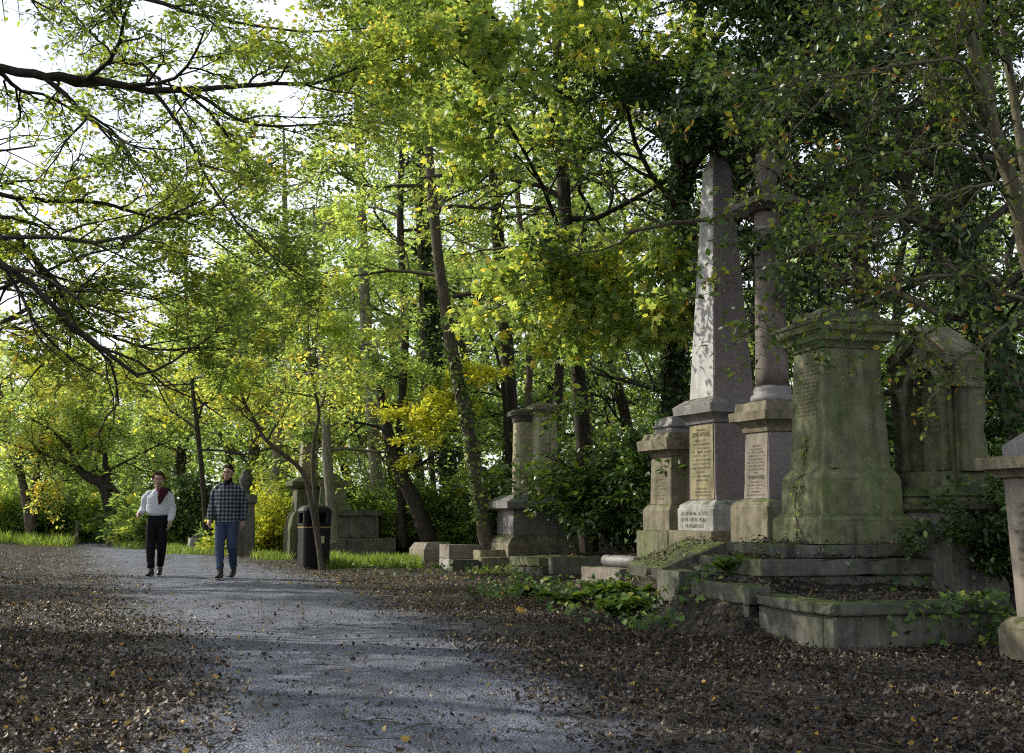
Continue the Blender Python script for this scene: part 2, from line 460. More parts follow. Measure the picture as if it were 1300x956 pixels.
class Tree:
    """collects limbs as tubes and leaves as points; everything relative to a base"""
    def __init__(s, seed):
        s.rng = np.random.default_rng(seed)
        s.tv, s.tq, s.nv = [], [], 0
        s.L = []          # pos, nrm, dir, size, tint

    def tube(s, pts, radii, sides=6):
        pts = np.asarray(pts, float); radii = np.asarray(radii, float)
        n = len(pts)
        t = np.gradient(pts, axis=0)
        t = norm(t)
        ref = np.array([0.0, 0.0, 1.0]) if abs(t[0][2]) < 0.8 else np.array([1.0, 0.0, 0.0])
        u = norm(np.cross(t, ref[None, :]))
        w = np.cross(t, u)
        a = np.arange(sides) * 2 * math.pi / sides
        ring = pts[:, None, :] + radii[:, None, None] * (np.cos(a)[None, :, None] * u[:, None, :] + np.sin(a)[None, :, None] * w[:, None, :])
        s.tv.append(ring.reshape(-1, 3))
        i = np.arange(n * sides).reshape(n, sides) + s.nv
        q = np.stack([i[:-1], np.roll(i[:-1], -1, 1), np.roll(i[1:], -1, 1), i[1:]], -1).reshape(-1, 4)
        s.tq.append(q)
        s.nv += n * sides

    def spline(s, pts, radii, sides=9, sub=5, rough=0.02):
        """smooth traced limb; returns dense points, radii"""
        pts = np.asarray(pts, float); radii = np.asarray(radii, float)
        n = len(pts)
        ext = np.vstack([2 * pts[0] - pts[1], pts, 2 * pts[-1] - pts[-2]])
        o, r = [], []
        for i in range(n - 1):
            p0, p1, p2, p3 = ext[i:i + 4]
            for k in range(sub):
                t = k / sub
                o.append(0.5 * ((2 * p1) + (-p0 + p2) * t + (2 * p0 - 5 * p1 + 4 * p2 - p3) * t * t + (-p0 + 3 * p1 - 3 * p2 + p3) * t ** 3))
                r.append(radii[i] * (1 - t) + radii[i + 1] * t)
        o.append(pts[-1]); r.append(radii[-1])
        o = np.array(o); r = np.array(r)
        o = o + s.rng.normal(0, 1, o.shape) * (rough * np.minimum(r, 0.25) * 4)[:, None] * 0.5
        r = r * s.rng.uniform(0.92, 1.08, len(r))
        s.tube(o, r, sides)
        return o, r

    def twig_leaves(s, pts, cfg, tb):
        rng = s.rng
        k = max(1, int(cfg["leaf_n"] * rng.uniform(0.6, 1.4)))
        n = len(pts)
        f = rng.uniform(0.05, 1.0, k) * (n - 1)
        i = np.minimum(f.astype(int), n - 2)
        fr = (f - i)[:, None]
        p = pts[i] * (1 - fr) + pts[i + 1] * fr
        d = norm(pts[-1] - pts[0])
        out = rng.normal(0, 1, (k, 3)); out[:, 2] *= cfg.get("leafflat", 0.6)
        out = norm(out)
        p = p + out * rng.uniform(0, cfg.get("puff", 0.08), (k, 1))
        nr = rng.normal(0, cfg.get("nvar", 0.6), (k, 3)); nr[:, 2] += 1.0
        sz = cfg["leaf"] * rng.uniform(0.5, 1.35, k)
        tn = tb + rng.normal(0, cfg.get("tvar", 0.09), k)
        dd = out + d * 0.7
        dd[:, 2] -= cfg.get("hang", 0.15)
        s.L.append((p, nr, dd, sz, tn))

    def grow(s, p, d, L, r, lvl, cfg, tb):
        rng = s.rng
        mx = cfg["levels"]
        n = 6 if lvl < mx else 4
        pts = [np.array(p)]
        d = norm(np.asarray(d, float))
        bent = rng.normal(0, cfg.get("bend", 0.14), 3)
        for i in range(n):
            d = norm(d + bent / n * 2 + rng.normal(0, cfg.get("jit", 0.16), 3) + np.array([0, 0, cfg.get("up", 0.05)]))
            pts.append(pts[-1] + d * L / n)
        pts = np.array(pts)
        r1 = max(r * (0.35 if lvl < mx else 0.3), 0.0016)
        rr = np.linspace(r, r1, n + 1)
        if r > cfg.get("rmin", 0.0): s.tube(pts, rr, 7 if r > 0.05 else (5 if r > 0.015 else 3))
        s.children(pts, rr, L, lvl, cfg, tb)

    def children(s, pts, rr, L, lvl, cfg, tb, f0=0.2, count=None, maxL=None):
        rng = s.rng
        if lvl >= cfg["levels"]:
            s.twig_leaves(pts, cfg, tb)
            return
        if lvl == cfg["levels"] - 1 and cfg.get("inner", 1): s.twig_leaves(pts[len(pts) // 3:], cfg, tb)
        nc = count or cfg["nchild"][lvl]
        n = len(pts)
        for k in range(nc):
            t = f0 + (1 - f0) * ((k + rng.uniform(0.1, 0.95)) / nc)
            f = t * (n - 1)
            i = min(int(f), n - 2)
            q = pts[i] + (pts[i + 1] - pts[i]) * (f - i)
            td = norm(pts[i + 1] - pts[i])
            ax = rng.normal(0, 1, 3)
            side = norm(ax - td * ax.dot(td))
            side = side * np.array([1, 1, cfg.get("flat", 0.6)])
            ang = rng.uniform(*cfg.get("angle", (0.6, 1.1)))
            cd = norm(td * math.cos(ang) + norm(side) * math.sin(ang))
            cl = (L if maxL is None else maxL) * cfg.get("ratio", 0.58) * rng.uniform(0.65, 1.2) * (1.15 - 0.45 * t)
            cr = max(0.002, min(rr[i] * 0.65, 0.02 * cl + 0.003))
            s.grow(q, cd, cl, cr, lvl + 1, cfg, tb + rng.normal(0, cfg.get("btint", 0.07)))

    def ivy(s, pts, rr, density, size, tb=0.45, lo=0.0, hi=1.0, puff=0.12):
        """leaves hugging a trunk; kept apart from the crown"""
        rng = s.rng
        pts = np.asarray(pts); rr = np.asarray(rr)
        seg = np.linalg.norm(np.diff(pts, axis=0), axis=1)
        N = int(density * seg.sum() * (hi - lo))
        f = rng.uniform(lo, hi, N) * (len(pts) - 1)
        i = np.minimum(f.astype(int), len(pts) - 2)
        fr = (f - i)[:, None]
        p = pts[i] * (1 - fr) + pts[i + 1] * fr
        r = rr[i]
        a = rng.uniform(0, 2 * math.pi, N)
        o = np.stack([np.cos(a), np.sin(a), rng.normal(0, 0.25, N)], -1)
        p = p + o * (r + rng.exponential(puff, N) * (0.55 + 0.45 * np.sin(f * 2.1 + a * 2)))[:, None]
        nr = o + rng.normal(0, 0.45, (N, 3)); nr[:, 2] += 0.5
        dd = rng.normal(0, 0.5, (N, 3)); dd[:, 2] -= 0.8
        return (p, nr, dd, size * rng.uniform(0.6, 1.3, N), tb + rng.normal(0, 0.16, N))

    def build(s, root, bark, leafmat, tmpl, base, ivy=None, trunk_name="trunk", crown_name="crown"):
        base = np.asarray(base, float)
        if s.tv:
            v = np.concatenate(s.tv) - base
            q = np.concatenate(s.tq)
            link_mesh(trunk_name, mesh_np(trunk_name, v, q.ravel(), np.arange(len(q)) * 4), bark, root, smooth=True)
        if s.L:
            pos, nr, dd, sz, tn = [np.concatenate([l[k] for l in s.L]) for k in range(5)]
            link_mesh(crown_name, leaf_mesh(crown_name, pos - base, nr, dd, sz, tn, tmpl), leafmat, root)
        if ivy:
            pos, nr, dd, sz, tn = [np.concatenate([l[k] for l in ivy]) for k in range(5)]
            link_mesh("ivy", leaf_mesh("ivy", pos - base, nr, dd, sz, tn, IVYT), M["ivy"], root)


def px_line(pl, Y=None):
    return [P(*(p if len(p) == 3 else (p[0], p[1], Y))) for p in pl]


# ------------------------------------------------------------------ masonry
def sq_bm(profile, ch=0.012, jit=0.0015, off=(0, 0), seed=0, sub=1, bm=None):
    """square-plan stack of courses. profile = [(z, half_x, half_y), ...]"""
    bm = bm or bmesh.new()
    rg = random.Random(seed)
    rows = []
    prof = []
    for k, pr in enumerate(profile):
        if k and sub > 1 and abs(pr[0] - profile[k - 1][0]) > 0.25:
            a = profile[k - 1]
            for j in range(1, sub):
                t = j / sub
                prof.append(tuple(a[i] * (1 - t) + pr[i] * t for i in range(3)))
        prof.append(pr)
    for z, hx, hy in prof:
        c = min(ch, hx * 0.4, hy * 0.4)
        ring = [(-hx + c, -hy), (hx - c, -hy), (hx, -hy + c), (hx, hy - c), (hx - c, hy), (-hx + c, hy), (-hx, hy - c), (-hx, -hy + c)]
        rows.append([bm.verts.new((x + off[0] + rg.uniform(-jit, jit), y + off[1] + rg.uniform(-jit, jit), z)) for x, y in ring])
    for a, b in zip(rows[:-1], rows[1:]):
        for i in range(8):
            j = (i + 1) % 8
            bm.faces.new((a[i], a[j], b[j], b[i]))
    bm.faces.new(list(reversed(rows[0])))
    bm.faces.new(rows[-1])
    return bm


def weather(bm, amp=.0035, chip=.014, edge=.16, seed=0):
    """wear: break long edges up, let faces wander a little and knock pieces off the arrises"""
    from mathutils import noise
    for _ in range(5):
        es = [e for e in bm.edges if e.calc_length() > edge]
        if not es or len(bm.verts) > 9000: break
        bmesh.ops.subdivide_edges(bm, edges=es, cuts=1, use_grid_fill=True)
    bmesh.ops.recalc_face_normals(bm, faces=bm.faces)
    bm.normal_update()
    off = Vector((seed * 3.7, seed * 1.3, seed * 2.1))
    mv = []
    for v in bm.verts:
        q = v.co + off
        d = noise.noise_vector(q * 3.1) * amp
        sharp = any(len(e.link_faces) == 2 and e.calc_face_angle(0) > .5 for e in v.link_edges)
        if sharp:
            c = noise.noise(q * 6.5) + .6 * noise.noise(q * 15.0)
            if c > .38: d = d - v.normal * chip * min(1.6, (c - .38) * 4)
        mv.append((v, d))
    for v, d in mv: v.co += d
    return bm


def sq(name, profile, mat, parent, **kw):
    bm = sq_bm(profile, **kw)
    if kw.get("jit", 1): weather(bm, .003, .009, .15, kw.get("seed", 0))
    return bm_obj(name, bm, mat, parent)


def slab_bm(x0, x1, y0, y1, z0, z1, ch=0.012, jit=0.004, seed=0, bm=None):
    cx, cy, hx, hy = (x0 + x1) / 2, (y0 + y1) / 2, (x1 - x0) / 2, (y1 - y0) / 2
    c = min(ch, (z1 - z0) * 0.3)
    return sq_bm([(z0, hx - c * .5, hy - c * .5), (z0 + c, hx, hy), (z1 - c, hx, hy), (z1, hx - c, hy - c)], ch, jit, (cx, cy), seed, 1, bm)


def slab(name, x0, x1, y0, y1, z0, z1, mat, parent, **kw):
    return bm_obj(name, weather(slab_bm(x0, x1, y0, y1, z0, z1, **kw), .005, .022, .13, kw.get("seed", 0)), mat, parent)


def lathe_bm(profile, seg=28, bm=None, off=(0, 0)):
    bm = bm or bmesh.new()
    rows = []
    for z, r in profile:
        rows.append([bm.verts.new((off[0] + r * math.cos(2 * math.pi * k / seg), off[1] + r * math.sin(2 * math.pi * k / seg), z)) for k in range(seg)])
    for a, b in zip(rows[:-1], rows[1:]):
        for i in range(seg):
            j = (i + 1) % seg
            bm.faces.new((a[i], a[j], b[j], b[i]))
    bm.faces.new(list(reversed(rows[0]))); bm.faces.new(rows[-1])
    return bm


def ogee(z0, z1, h0, h1, n=6, flip=False):
    """moulding profile between two half-widths"""
    o = []
    for k in range(n + 1):
        t = k / n
        s = t * t * (3 - 2 * t) if flip else (1 - math.cos(t * math.pi / 2))
        o.append((z0 + (z1 - z0) * t, h0 + (h1 - h0) * s, h0 + (h1 - h0) * s))
    return o


def text_mesh(body, size):
    cu = bpy.data.curves.new("t", "FONT")
    cu.body = body
    cu.size = size
    cu.align_x = "CENTER"
    cu.extrude = 0.0008
    o = bpy.data.objects.new("t", cu)
    COL.objects.link(o)
    dg = bpy.context.evaluated_depsgraph_get()
    me = bpy.data.meshes.new_from_object(o.evaluated_get(dg))
    v = [tuple(x.co) for x in me.vertices]
    f = [tuple(p.vertices) for p in me.polygons]
    bpy.data.objects.remove(o); bpy.data.curves.remove(cu); bpy.data.meshes.remove(me)
    return v, f


def inscription(parent, lines, face, mat, lean=0.0, seed=1):
    """lines = [(z, half width, letter height, text or None)].  None = worn lines whose letters cannot be read.
    face = ('x', coordinate) looking out along -x, or ('y', coordinate) along -y; lean = shift per metre of height"""
    rg = random.Random(seed)
    bm = bmesh.new()
    ax, c0 = face

    def put(u, z):
        c = c0 - 0.006 + lean * z
        return (c, -u, z) if ax == "x" else (u, c, z)

    for z, hw, h, tx in lines:
        if tx:
            v, f = text_mesh(tx, h * 1.35)
            w = max(p[0] for p in v) - min(p[0] for p in v)
            s = min(1.0, 2 * hw / w)
            vs = [bm.verts.new(Vector(put(p[0] * s, z + p[1])) + (Vector((-p[2], 0, 0)) if ax == "x" else Vector((0, -p[2], 0)))) for p in v]
            for q in f:
                try: bm.faces.new([vs[i] for i in q])
                except ValueError: pass
        else:
            u = -hw
            while u < hw - h * 0.6:
                if rg.random() < 0.14:
                    u += h * 0.55; continue
                w = h * rg.uniform(0.45, 0.75)
                t = h * 0.16
                bars = [(u, z, u + t, z + h)]
                if rg.random() < 0.7: bars.append((u + w - t, z, u + w, z + h * rg.choice((1, 1, .55))))
                if rg.random() < 0.6: bars.append((u + t, z + h * rg.choice((0, .42, .86)), u + w - t, z + h * rg.choice((0, .42, .86)) + t))
                for a, b, c, d in bars:
                    if d < b + t * .5: d = b + t
                    bm.faces.new([bm.verts.new(put(*p)) for p in ((a, b), (c, b), (c, d), (a, d))])
                u += w + h * 0.2
    me = bpy.data.meshes.new("inscription")
    bm.to_mesh(me); bm.free()
    return link_mesh("inscription", me, mat, parent)


def corner_place(px, Yc, hx, hy, th):
    """centre of a square thing whose near corner is seen at px"""
    c = np.array([(px - 650) / FPX * Yc, Yc])
    ct, st = math.cos(th), math.sin(th)
    return c + np.array([hx * ct - hy * st, hx * st + hy * ct])


# ---- obelisk with the inscribed pedestal
TH = R(23)
Y0 = 14.2
ex, ey = corner_place(908, Y0, 0.30, 0.30, TH)
zb = 0.62
Z = lambda py, Y=Y0: zat(py, Y) - zb
t = thing("obelisk_monument", "tall tapering pink granite obelisk on an inscribed square pedestal with white lettered base", "monument", (ex, ey, zb), TH)
sq("sub_base", [(-0.25, .50, .50), (Z(674), .50, .50), (Z(674) + .002, .49, .49)], M["sandstone"], t, seed=1)
sq("plinth", [(Z(674), .415, .415), (Z(646), .415, .415), (Z(644), .40, .40)] + ogee(Z(643), Z(635), .40, .315, 5), M["white_stone"], t, seed=2)
sq("pedestal", [(Z(634.8), .305, .305), (Z(536), .297, .297)], M["granite"], t, seed=3, sub=4)
pz0, pz1 = Z(633), Z(538)
pl = bmesh.new()
for (a, b, z) in ((0, 0, 0),):
    vs = [pl.verts.new((-.309, s * .262, zz)) for s, zz in ((1, pz0), (-1, pz0), (-1, pz1), (1, pz1))]
    pl.faces.new(vs)
    g2 = bmesh.ops.extrude_face_region(pl, geom=pl.faces[:])
    bmesh.ops.translate(pl, vec=(0.02, 0, 0), verts=[v for v in g2["geom"] if isinstance(v, bmesh.types.BMVert)])
bm_obj("inscribed_panel", pl, M["sand_clean"], t)
dz = pz1 - pz0
ln = [(pz1 - dz * .075, .09, .026, "IN MEMORY OF"), (pz1 - dz * .15, .20, .058, "JAMES WYALS,")]
yy_ = .215
for k, (hw, h) in enumerate(((.15, .024), (.2, .026), (.17, .024), (.22, .03), (.2, .034), (.22, .03), (.21, .03), (.22, .03), (.12, .03), (.2, .022), (.13, .022))):
    ln.append((pz1 - dz * (yy_ + k * .054), hw, h, None))
for k, hw in enumerate((.15, .18, .19)): ln.append((pz0 + dz * (.13 - k * .045), hw, .02, None))
inscription(t, ln, ("x", -.311), M["letter"], seed=3)
pz0, pz1 = Z(673), Z(646)
inscription(t, [(pz1 - .075, .30, .045, None), (pz1 - .15, .31, .045, None), (pz1 - .225, .22, .045, None)], ("x", -.415), M["letter"], seed=9)
sq("cornice", [(Z(535.5), .32, .32)] + ogee(Z(533), Z(524), .33, .40) + [(Z(523.5), .44, .44), (Z(513), .45, .45), (Z(512), .44, .44), (Z(503.5), .325, .325)], M["granite_gray"], t, seed=4)
top = Z(172)
sq("obelisk_shaft", [(Z(503.3), .288, .288), (Z(205), .130, .130), (top, .004, .004)], M["granite"], t, seed=5, sub=8, ch=.008)
# sunlit path side of the shaft: sunlight painted on as a thin paler slab
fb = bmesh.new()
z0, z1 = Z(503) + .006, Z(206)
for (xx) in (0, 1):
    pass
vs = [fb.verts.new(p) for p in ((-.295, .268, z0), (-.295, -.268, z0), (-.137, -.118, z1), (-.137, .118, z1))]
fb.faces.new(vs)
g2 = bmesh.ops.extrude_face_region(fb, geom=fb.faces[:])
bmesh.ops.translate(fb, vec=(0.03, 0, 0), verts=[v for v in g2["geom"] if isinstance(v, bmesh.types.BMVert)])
bm_obj("sunlit_face", fb, M["lit_face"], t)

# ---- column with draped urn
Yd = 12.85
dx, dy = corner_place(976, Yd, .235, .235, TH)
zb = 0.60
Z = lambda py, Y=Yd: zat(py, Y) - zb
t = thing("column_monument", "round granite column with square capital slab and draped urn on a lettered pedestal", "monument", (dx, dy, zb), TH)
sq("plinth", [(-.25, .36, .36), (Z(643), .36, .36), (Z(641), .35, .35)] + ogee(Z(640), Z(633), .34, .26, 5), M["sandstone"], t, seed=11)
sq("pedestal", [(Z(632.8), .25, .25), (Z(547), .225, .225)], M["granite"], t, seed=12, sub=4)
pz0, pz1 = Z(632), Z(549)
pl = bmesh.new()
vs = [pl.verts.new((-.254 + (.024 if zz > 0.5 * (pz0 + pz1) else 0), s * w, zz)) for s, w, zz in ((1, .22, pz0), (-1, .22, pz0), (-1, .2, pz1), (1, .2, pz1))]
pl.faces.new(vs)
g2 = bmesh.ops.extrude_face_region(pl, geom=pl.faces[:])
bmesh.ops.translate(pl, vec=(0.02, 0, 0), verts=[v for v in g2["geom"] if isinstance(v, bmesh.types.BMVert)])
bm_obj("inscribed_panel", pl, M["pink_stone"], t)
dz = pz1 - pz0
ln = [(pz0 + dz * .30, .16, .042, "THOMAS WARE,")]
for k, (hw, h) in enumerate(((.1, .02), (.12, .02), (.16, .024), (.17, .022), (.15, .022), (.17, .022), (.16, .022), (.17, .02), (.04, .02))):
    ln.append((pz1 - dz * (.20 + k * .052), hw, h, None))
for k, hw in enumerate((.11, .16, .1, .09, .17)): ln.append((pz0 + dz * (.24 - k * .05), hw, .018, None))
lean = .024 / dz
inscription(t, ln, ("x", -.2555 - lean * pz0), M["letter"], lean=lean, seed=5)
sq("cornice", [(Z(546.8), .245, .245)] + ogee(Z(545), Z(533), .25, .32) + [(Z(532.5), .355, .355), (Z(521), .36, .36), (Z(520), .31, .31), (Z(508.5), .30, .30)], M["sandstone"], t, seed=13)
cb = lathe_bm([(Z(508.4), .24), (Z(503), .25), (Z(499), .235), (Z(497), .205), (Z(493), .215), (Z(489), .2), (Z(487), .187)], 36)
bm_obj("column_base", cb, M["granite_gray"], t, True)
zt = Z(262)
cs = lathe_bm([(Z(487) + (zt - Z(487)) * k / 10, .187 - .032 * (k / 10)) for k in range(11)], 36)
bm_obj("column_shaft", cs, M["column_stone"], t, True)
rg_ = lathe_bm([(Z(287), .172), (Z(286), .182), (Z(282), .182), (Z(281), .172)], 36)
bm_obj("necking_ring", rg_, M["granite_gray"], t, True)
sq("capital_slab", [(zt + .001, .19, .19), (zt + .03, .24, .24), (zt + .06, .31, .31), (zt + .12, .315, .315), (zt + .14, .29, .29)], M["column_stone"], t, seed=14)
u0 = zt + .141
up = [(0, .12), (.03, .12), (.045, .07), (.10, .05), (.13, .07), (.20, .11), (.30, .14), (.40, .145), (.45, .12), (.48, .10), (.50, .13), (.53, .125), (.58, .07), (.62, .035), (.66, .03), (.68, .008)]
urn = bm_obj("urn", lathe_bm([(u0 + z, r) for z, r in up], 28), M["column_stone"], t, True)
db = bmesh.new()
rows = []
for i in range(13):
    s = i / 12
    row = []
    for k in range(21):
        a = -2.7 + 3.3 * k / 20
        fold = .014 * math.sin(k * 1.9) * s
        hem = .14 + .24 * (k / 20)
        zz = .545 - hem * s * 1.1
        rr = np.interp(zz, [.0, .10, .13, .20, .30, .40, .45, .48, .53, .58], [.13, .1, .11, .13, .156, .162, .14, .13, .14, .08]) + fold + .006
        if s == 0: rr = .085
        row.append(db.verts.new((rr * math.cos(a), rr * math.sin(a), u0 + zz)))
    rows.append(row)
for a, b in zip(rows[:-1], rows[1:]):
    for k in range(20): db.faces.new((a[k], a[k + 1], b[k + 1], b[k]))
bm_obj("drapery", db, M["column_stone"], urn, True)

# ---- small pedestal left of the obelisk
Yf = 15.6
fx, fy = corner_place(851, Yf, .28, .28, TH)
zb = 0.58
Z = lambda py, Y=Yf: zat(py, Y) - zb
t = thing("pedestal_monument", "low square sandstone pedestal with stepped cap just left of the tall obelisk", "monument", (fx, fy, zb), TH)
sq("sub_base", [(-.25, .42, .42), (Z(674), .42, .42)], M["green_stone"], t, seed=20)
sq("plinth", [(Z(673.8), .355, .355), (Z(648), .355, .355), (Z(645), .34, .34)] + ogee(Z(644), Z(640), .33, .29, 4), M["sandstone"], t, seed=21)
sq("pedestal", [(Z(639.8), .28, .28), (Z(579), .265, .265)], M["sandstone"], t, seed=22, sub=3)
inscription(t, [(Z(583 + k * 4.2), .10 + .1 * random.random(), .024, None) for k in range(2, 13)], ("x", -.282), M["letter_faint"], seed=7)
sq("cornice", [(Z(578.8), .275, .275)] + ogee(Z(577), Z(571), .28, .33) + [(Z(570.5), .40, .40), (Z(558), .41, .41), (Z(556), .36, .36), (Z(549), .33, .33)], M["sandstone"], t, seed=23)
bm_obj("pedestal_block", sq_bm([(Z(548.8), .24, .24), (Z(543), .22, .22), (Z(540), .25, .25), (Z(534), .2, .2), (Z(528), .17, .17), (Z(526), .10, .10)], seed=24), M["granite_gray"], t)

# ---- large green pedestal tomb on the stepped podium
THC = R(14.5)
Yc = 10.5
gx, gy = corner_place(1048, Yc, .315, .315, THC)
zpod = 0.755
Z = lambda py, Y=Yc: zat(py, Y) - zpod
t = thing("pedestal_tomb", "massive square tomb pedestal green with algae under a heavy moulded cap", "tomb", (gx, gy, zpod), THC)
sq("plinth", [(0.002, .465, .465), (Z(661), .46, .46)] + ogee(Z(660.5), Z(652), .455, .41, 4) + [(Z(651.5), .40, .40), (Z(609), .39, .39)] + ogee(Z(608.5), Z(594), .385, .335, 6), M["green_stone"], t, seed=31)
sq("die", [(Z(593.8), .33, .33), (Z(440), .285, .285)], M["green_stone"], t, seed=32, sub=5)
lean = (.33 - .285) / (Z(440) - Z(593.8))
inscription(t, [(Z(452 + k * 5.2), .17 + .06 * random.random(), .022, None) for k in range(2, 15)], ("x", -.33 - lean * Z(593.8)), M["letter_faint"], lean=lean, seed=8)
sq("cap", [(Z(439.8), .30, .30)] + ogee(Z(438), Z(431), .305, .345) + [(Z(430.5), .36, .36), (Z(426), .365, .365)] + ogee(Z(425.5), Z(420), .37, .415) +
   [(Z(419.5), .425, .425), (Z(411), .43, .43), (Z(410.5), .45, .45), (Z(407), .45, .45), (Z(404), .40, .40), (Z(401), .33, .33)], M["green_stone"], t, seed=33)
sq("top_block", [(Z(400.8), .30, .30), (Z(392), .29, .29), (Z(388), .25, .25)], M["dark_stone"], t, seed=34)

# stepped podium the green tomb stands on (local frame of the tomb)
t = thing("stone_podium", "mossy stepped podium of dark stone under the green tomb", "podium", (gx, gy, 0.2), THC)
slab("upper_step", -.85, .73, -.56, .62, .44, .552, M["kerb"], t, seed=41)
slab("lower_step", -1.15, .80, -.68, .60, .30, .438, M["kerb"], t, seed=42)
slab("footing", -1.12, .86, -.64, .66, -.25, .298, M["dark_stone"], t, seed=43)

# kerbed grave in the foreground
THG = R(16)
lx, ly = (1049 - 650) / FPX * 8.5, 8.5
t = thing("kerb_tomb", "low kerbed grave filled with dead leaves at the front corner of the podium", "grave", (lx, ly, 0.0), THG)
zk = zat(767, 8.5)
slab("front_coping", 0.0, 1.50, 0.0, .24, zk - .085, zk, M["kerb"], t, seed=51)
slab("side_coping", 0.0, .24, .245, 1.22, zk - .085, zk, M["kerb"], t, seed=52)
slab("back_coping", .245, 1.50, 1.0, 1.22, zk - .085, zk - .01, M["kerb"], t, seed=53)
slab("front_wall", .05, 1.46, .045, .20, -.16, zk - .0875, M["dark_stone"], t, seed=54)
slab("side_wall", .05, .20, .205, 1.18, -.16, zk - .0875, M["dark_stone"], t, seed=55)
slab("grave_fill", .205, 1.55, .205, 1.0, 0.0, zk - .03, M["dark_stone"], t, seed=56)

kx, ky = (946 - 650) / FPX * 9.62, 9.62
t = thing("kerb_stone", "long pale kerb block propped on rubble left of the kerbed grave", "kerb stone", (kx, ky, .20), R(14))
slab("kerb_block", -.0, .2, 0.0, 1.2, .085, .235, M["kerb"], t, seed=61)
slab("rubble", .02, .18, .1, .30, -.2, .083, M["dark_stone"], t, seed=62, jit=.03)
slab("rubble", .03, .18, .75, 1.0, -.2, .083, M["sandstone"], t, seed=63, jit=.03)

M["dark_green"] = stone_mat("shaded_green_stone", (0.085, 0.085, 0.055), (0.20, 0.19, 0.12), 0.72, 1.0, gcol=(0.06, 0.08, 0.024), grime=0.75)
# ---- gothic arched memorial
THB = R(24)
Yb = 10.3
bx, by = corner_place(1213, Yb, .14, .36, THB)
# front faces -x (the path); width runs along local y
zb = 0.40
Z = lambda py, Y=Yb: zat(py, Y) - zb
t = thing("arched_memorial", "gothic memorial with a deep pointed arch, columns and a gabled roof, green with algae", "memorial", (bx, by, zb), THB)
W = .34     # half width along y
D = .14     # half depth along x
slab("pedestal", -.33, .33, -.45, .45, -.4, Z(650), M["dark_stone"], t, seed=71)
sq("base_moulding", [(Z(649.8), .35, .48), (Z(646), .38, .51), (Z(640), .38, .51), (Z(637), .34, .47), (Z(632), .33, .46), (Z(629), .35, .48), (Z(624), .31, .44), (Z(616), .25, .39), (Z(598), .22, .375)], M["dark_green"], t, seed=72)
z0, zs, za, zg, ze = Z(597.8), Z(497), Z(463), Z(409), Z(440)
# back slab + arch front built as a plate with a pointed opening
slab("back_slab", 0.02, D, -W, W, z0, ze, M["green_stone"], t, seed=73)
fr = bmesh.new()
ow = .20
op = [(-ow, z0)] + [(-ow, z0 + (zs - z0) * k / 4) for k in range(1, 5)]
for k in range(1, 8):
    tt = k / 8
    op.append((-ow * math.cos(tt * math.pi / 2) ** 1.1, zs + (za - zs) * math.sin(tt * math.pi / 2) ** 0.9))
full = op + [(0, za)] + [(-y, z) for y, z in reversed(op)]
n_in = len(full)
outer = []
for (y, z) in full:
    zz = z0 if z == z0 else z
    s = -1 if y < 0 else 1
    if z <= zs: outer.append((s * W, z))
    else:
        f = (z - zs) / (za - zs)
        outer.append((s * W * (1 - f ** 1.6) if abs(y) > 1e-6 else 0.0, zs + (ze - .05 - zs) * min(1, f * 1.5) if f < .66 else (ze - .05) + (zg - .03 - ze + .05) * (f - .66) / .34))
for x in (-D, 0.02):
    pass
va = [fr.verts.new((-D, y, z)) for y, z in full]; vb = [fr.verts.new((-D, y, z)) for y, z in outer]
vc = [fr.verts.new((0.018, y, z)) for y, z in full]; vd = [fr.verts.new((0.018, y, z)) for y, z in outer]
for i in range(n_in - 1):
    fr.faces.new((va[i], va[i + 1], vb[i + 1], vb[i]))
    fr.faces.new((va[i], vc[i], vc[i + 1], va[i + 1]))
    fr.faces.new((vb[i], vb[i + 1], vd[i + 1], vd[i]))
bm_obj("arch_front", fr, M["dark_green"], t)
# hood mould round the arch
hb = Tree(1)
hb.tube([(-D - .012, y * 1.12, z + (.03 if z > zs else 0)) for y, z in full if z >= zs - .001], [.03] * len([1 for y, z in full if z >= zs - .001]), 8)
v = np.concatenate(hb.tv); q = np.concatenate(hb.tq)
link_mesh("hood_mould", mesh_np("hood_mould", v, q.ravel(), np.arange(len(q)) * 4), M["sandstone"], t, smooth=True)
for s in (-1, 1):
    cbm = lathe_bm([(z0, .06), (z0 + .05, .062), (z0 + .07, .045), (z0 + .1, .05), (z0 + .12, .040), (zs - .12, .038), (zs - .10, .048), (zs - .08, .042), (zs - .02, .062), (zs + .01, .068), (zs + .035, .068)], 18, off=(-D - .012, s * (ow + .045)))
    bm_obj("column", cbm, M["dark_green"], t, True)
    slab("side_buttress", -D + .01, D + .03, s * W if s > 0 else -W - .09, W + .09 if s > 0 else -W, z0, ze - .12, M["dark_green"], t, seed=75 + s)
slab("impost_band", -D - .07, D + .02, -W - .11, -W + .12, zs + .036, zs + .085, M["sandstone"], t, seed=77)
slab("impost_band", -D - .07, D + .02, W - .12, W + .11, zs + .036, zs + .085, M["sandstone"], t, seed=78)
rb = bmesh.new()
sec = [(-W - .04, ze - .16), (-W - .06, ze - .05), (0, zg + .03), (W + .06, ze - .05), (W + .04, ze - .16), (0, zg - .10)]
ra = [rb.verts.new((-D - .07, y, z)) for y, z in sec]; rc = [rb.verts.new((D + .07, y, z)) for y, z in sec]
for i in range(6):
    j = (i + 1) % 6
    rb.faces.new((ra[i], ra[j], rc[j], rc[i]))
rb.faces.new((ra[0], ra[1], ra[2], ra[5])); rb.faces.new((ra[2], ra[3], ra[4], ra[5]))
rb.faces.new((rc[5], rc[2], rc[1], rc[0])); rb.faces.new((rc[5], rc[4], rc[3], rc[2]))
bm_obj("gabled_roof", rb, M["sandstone"], t)
tf = bmesh.new()
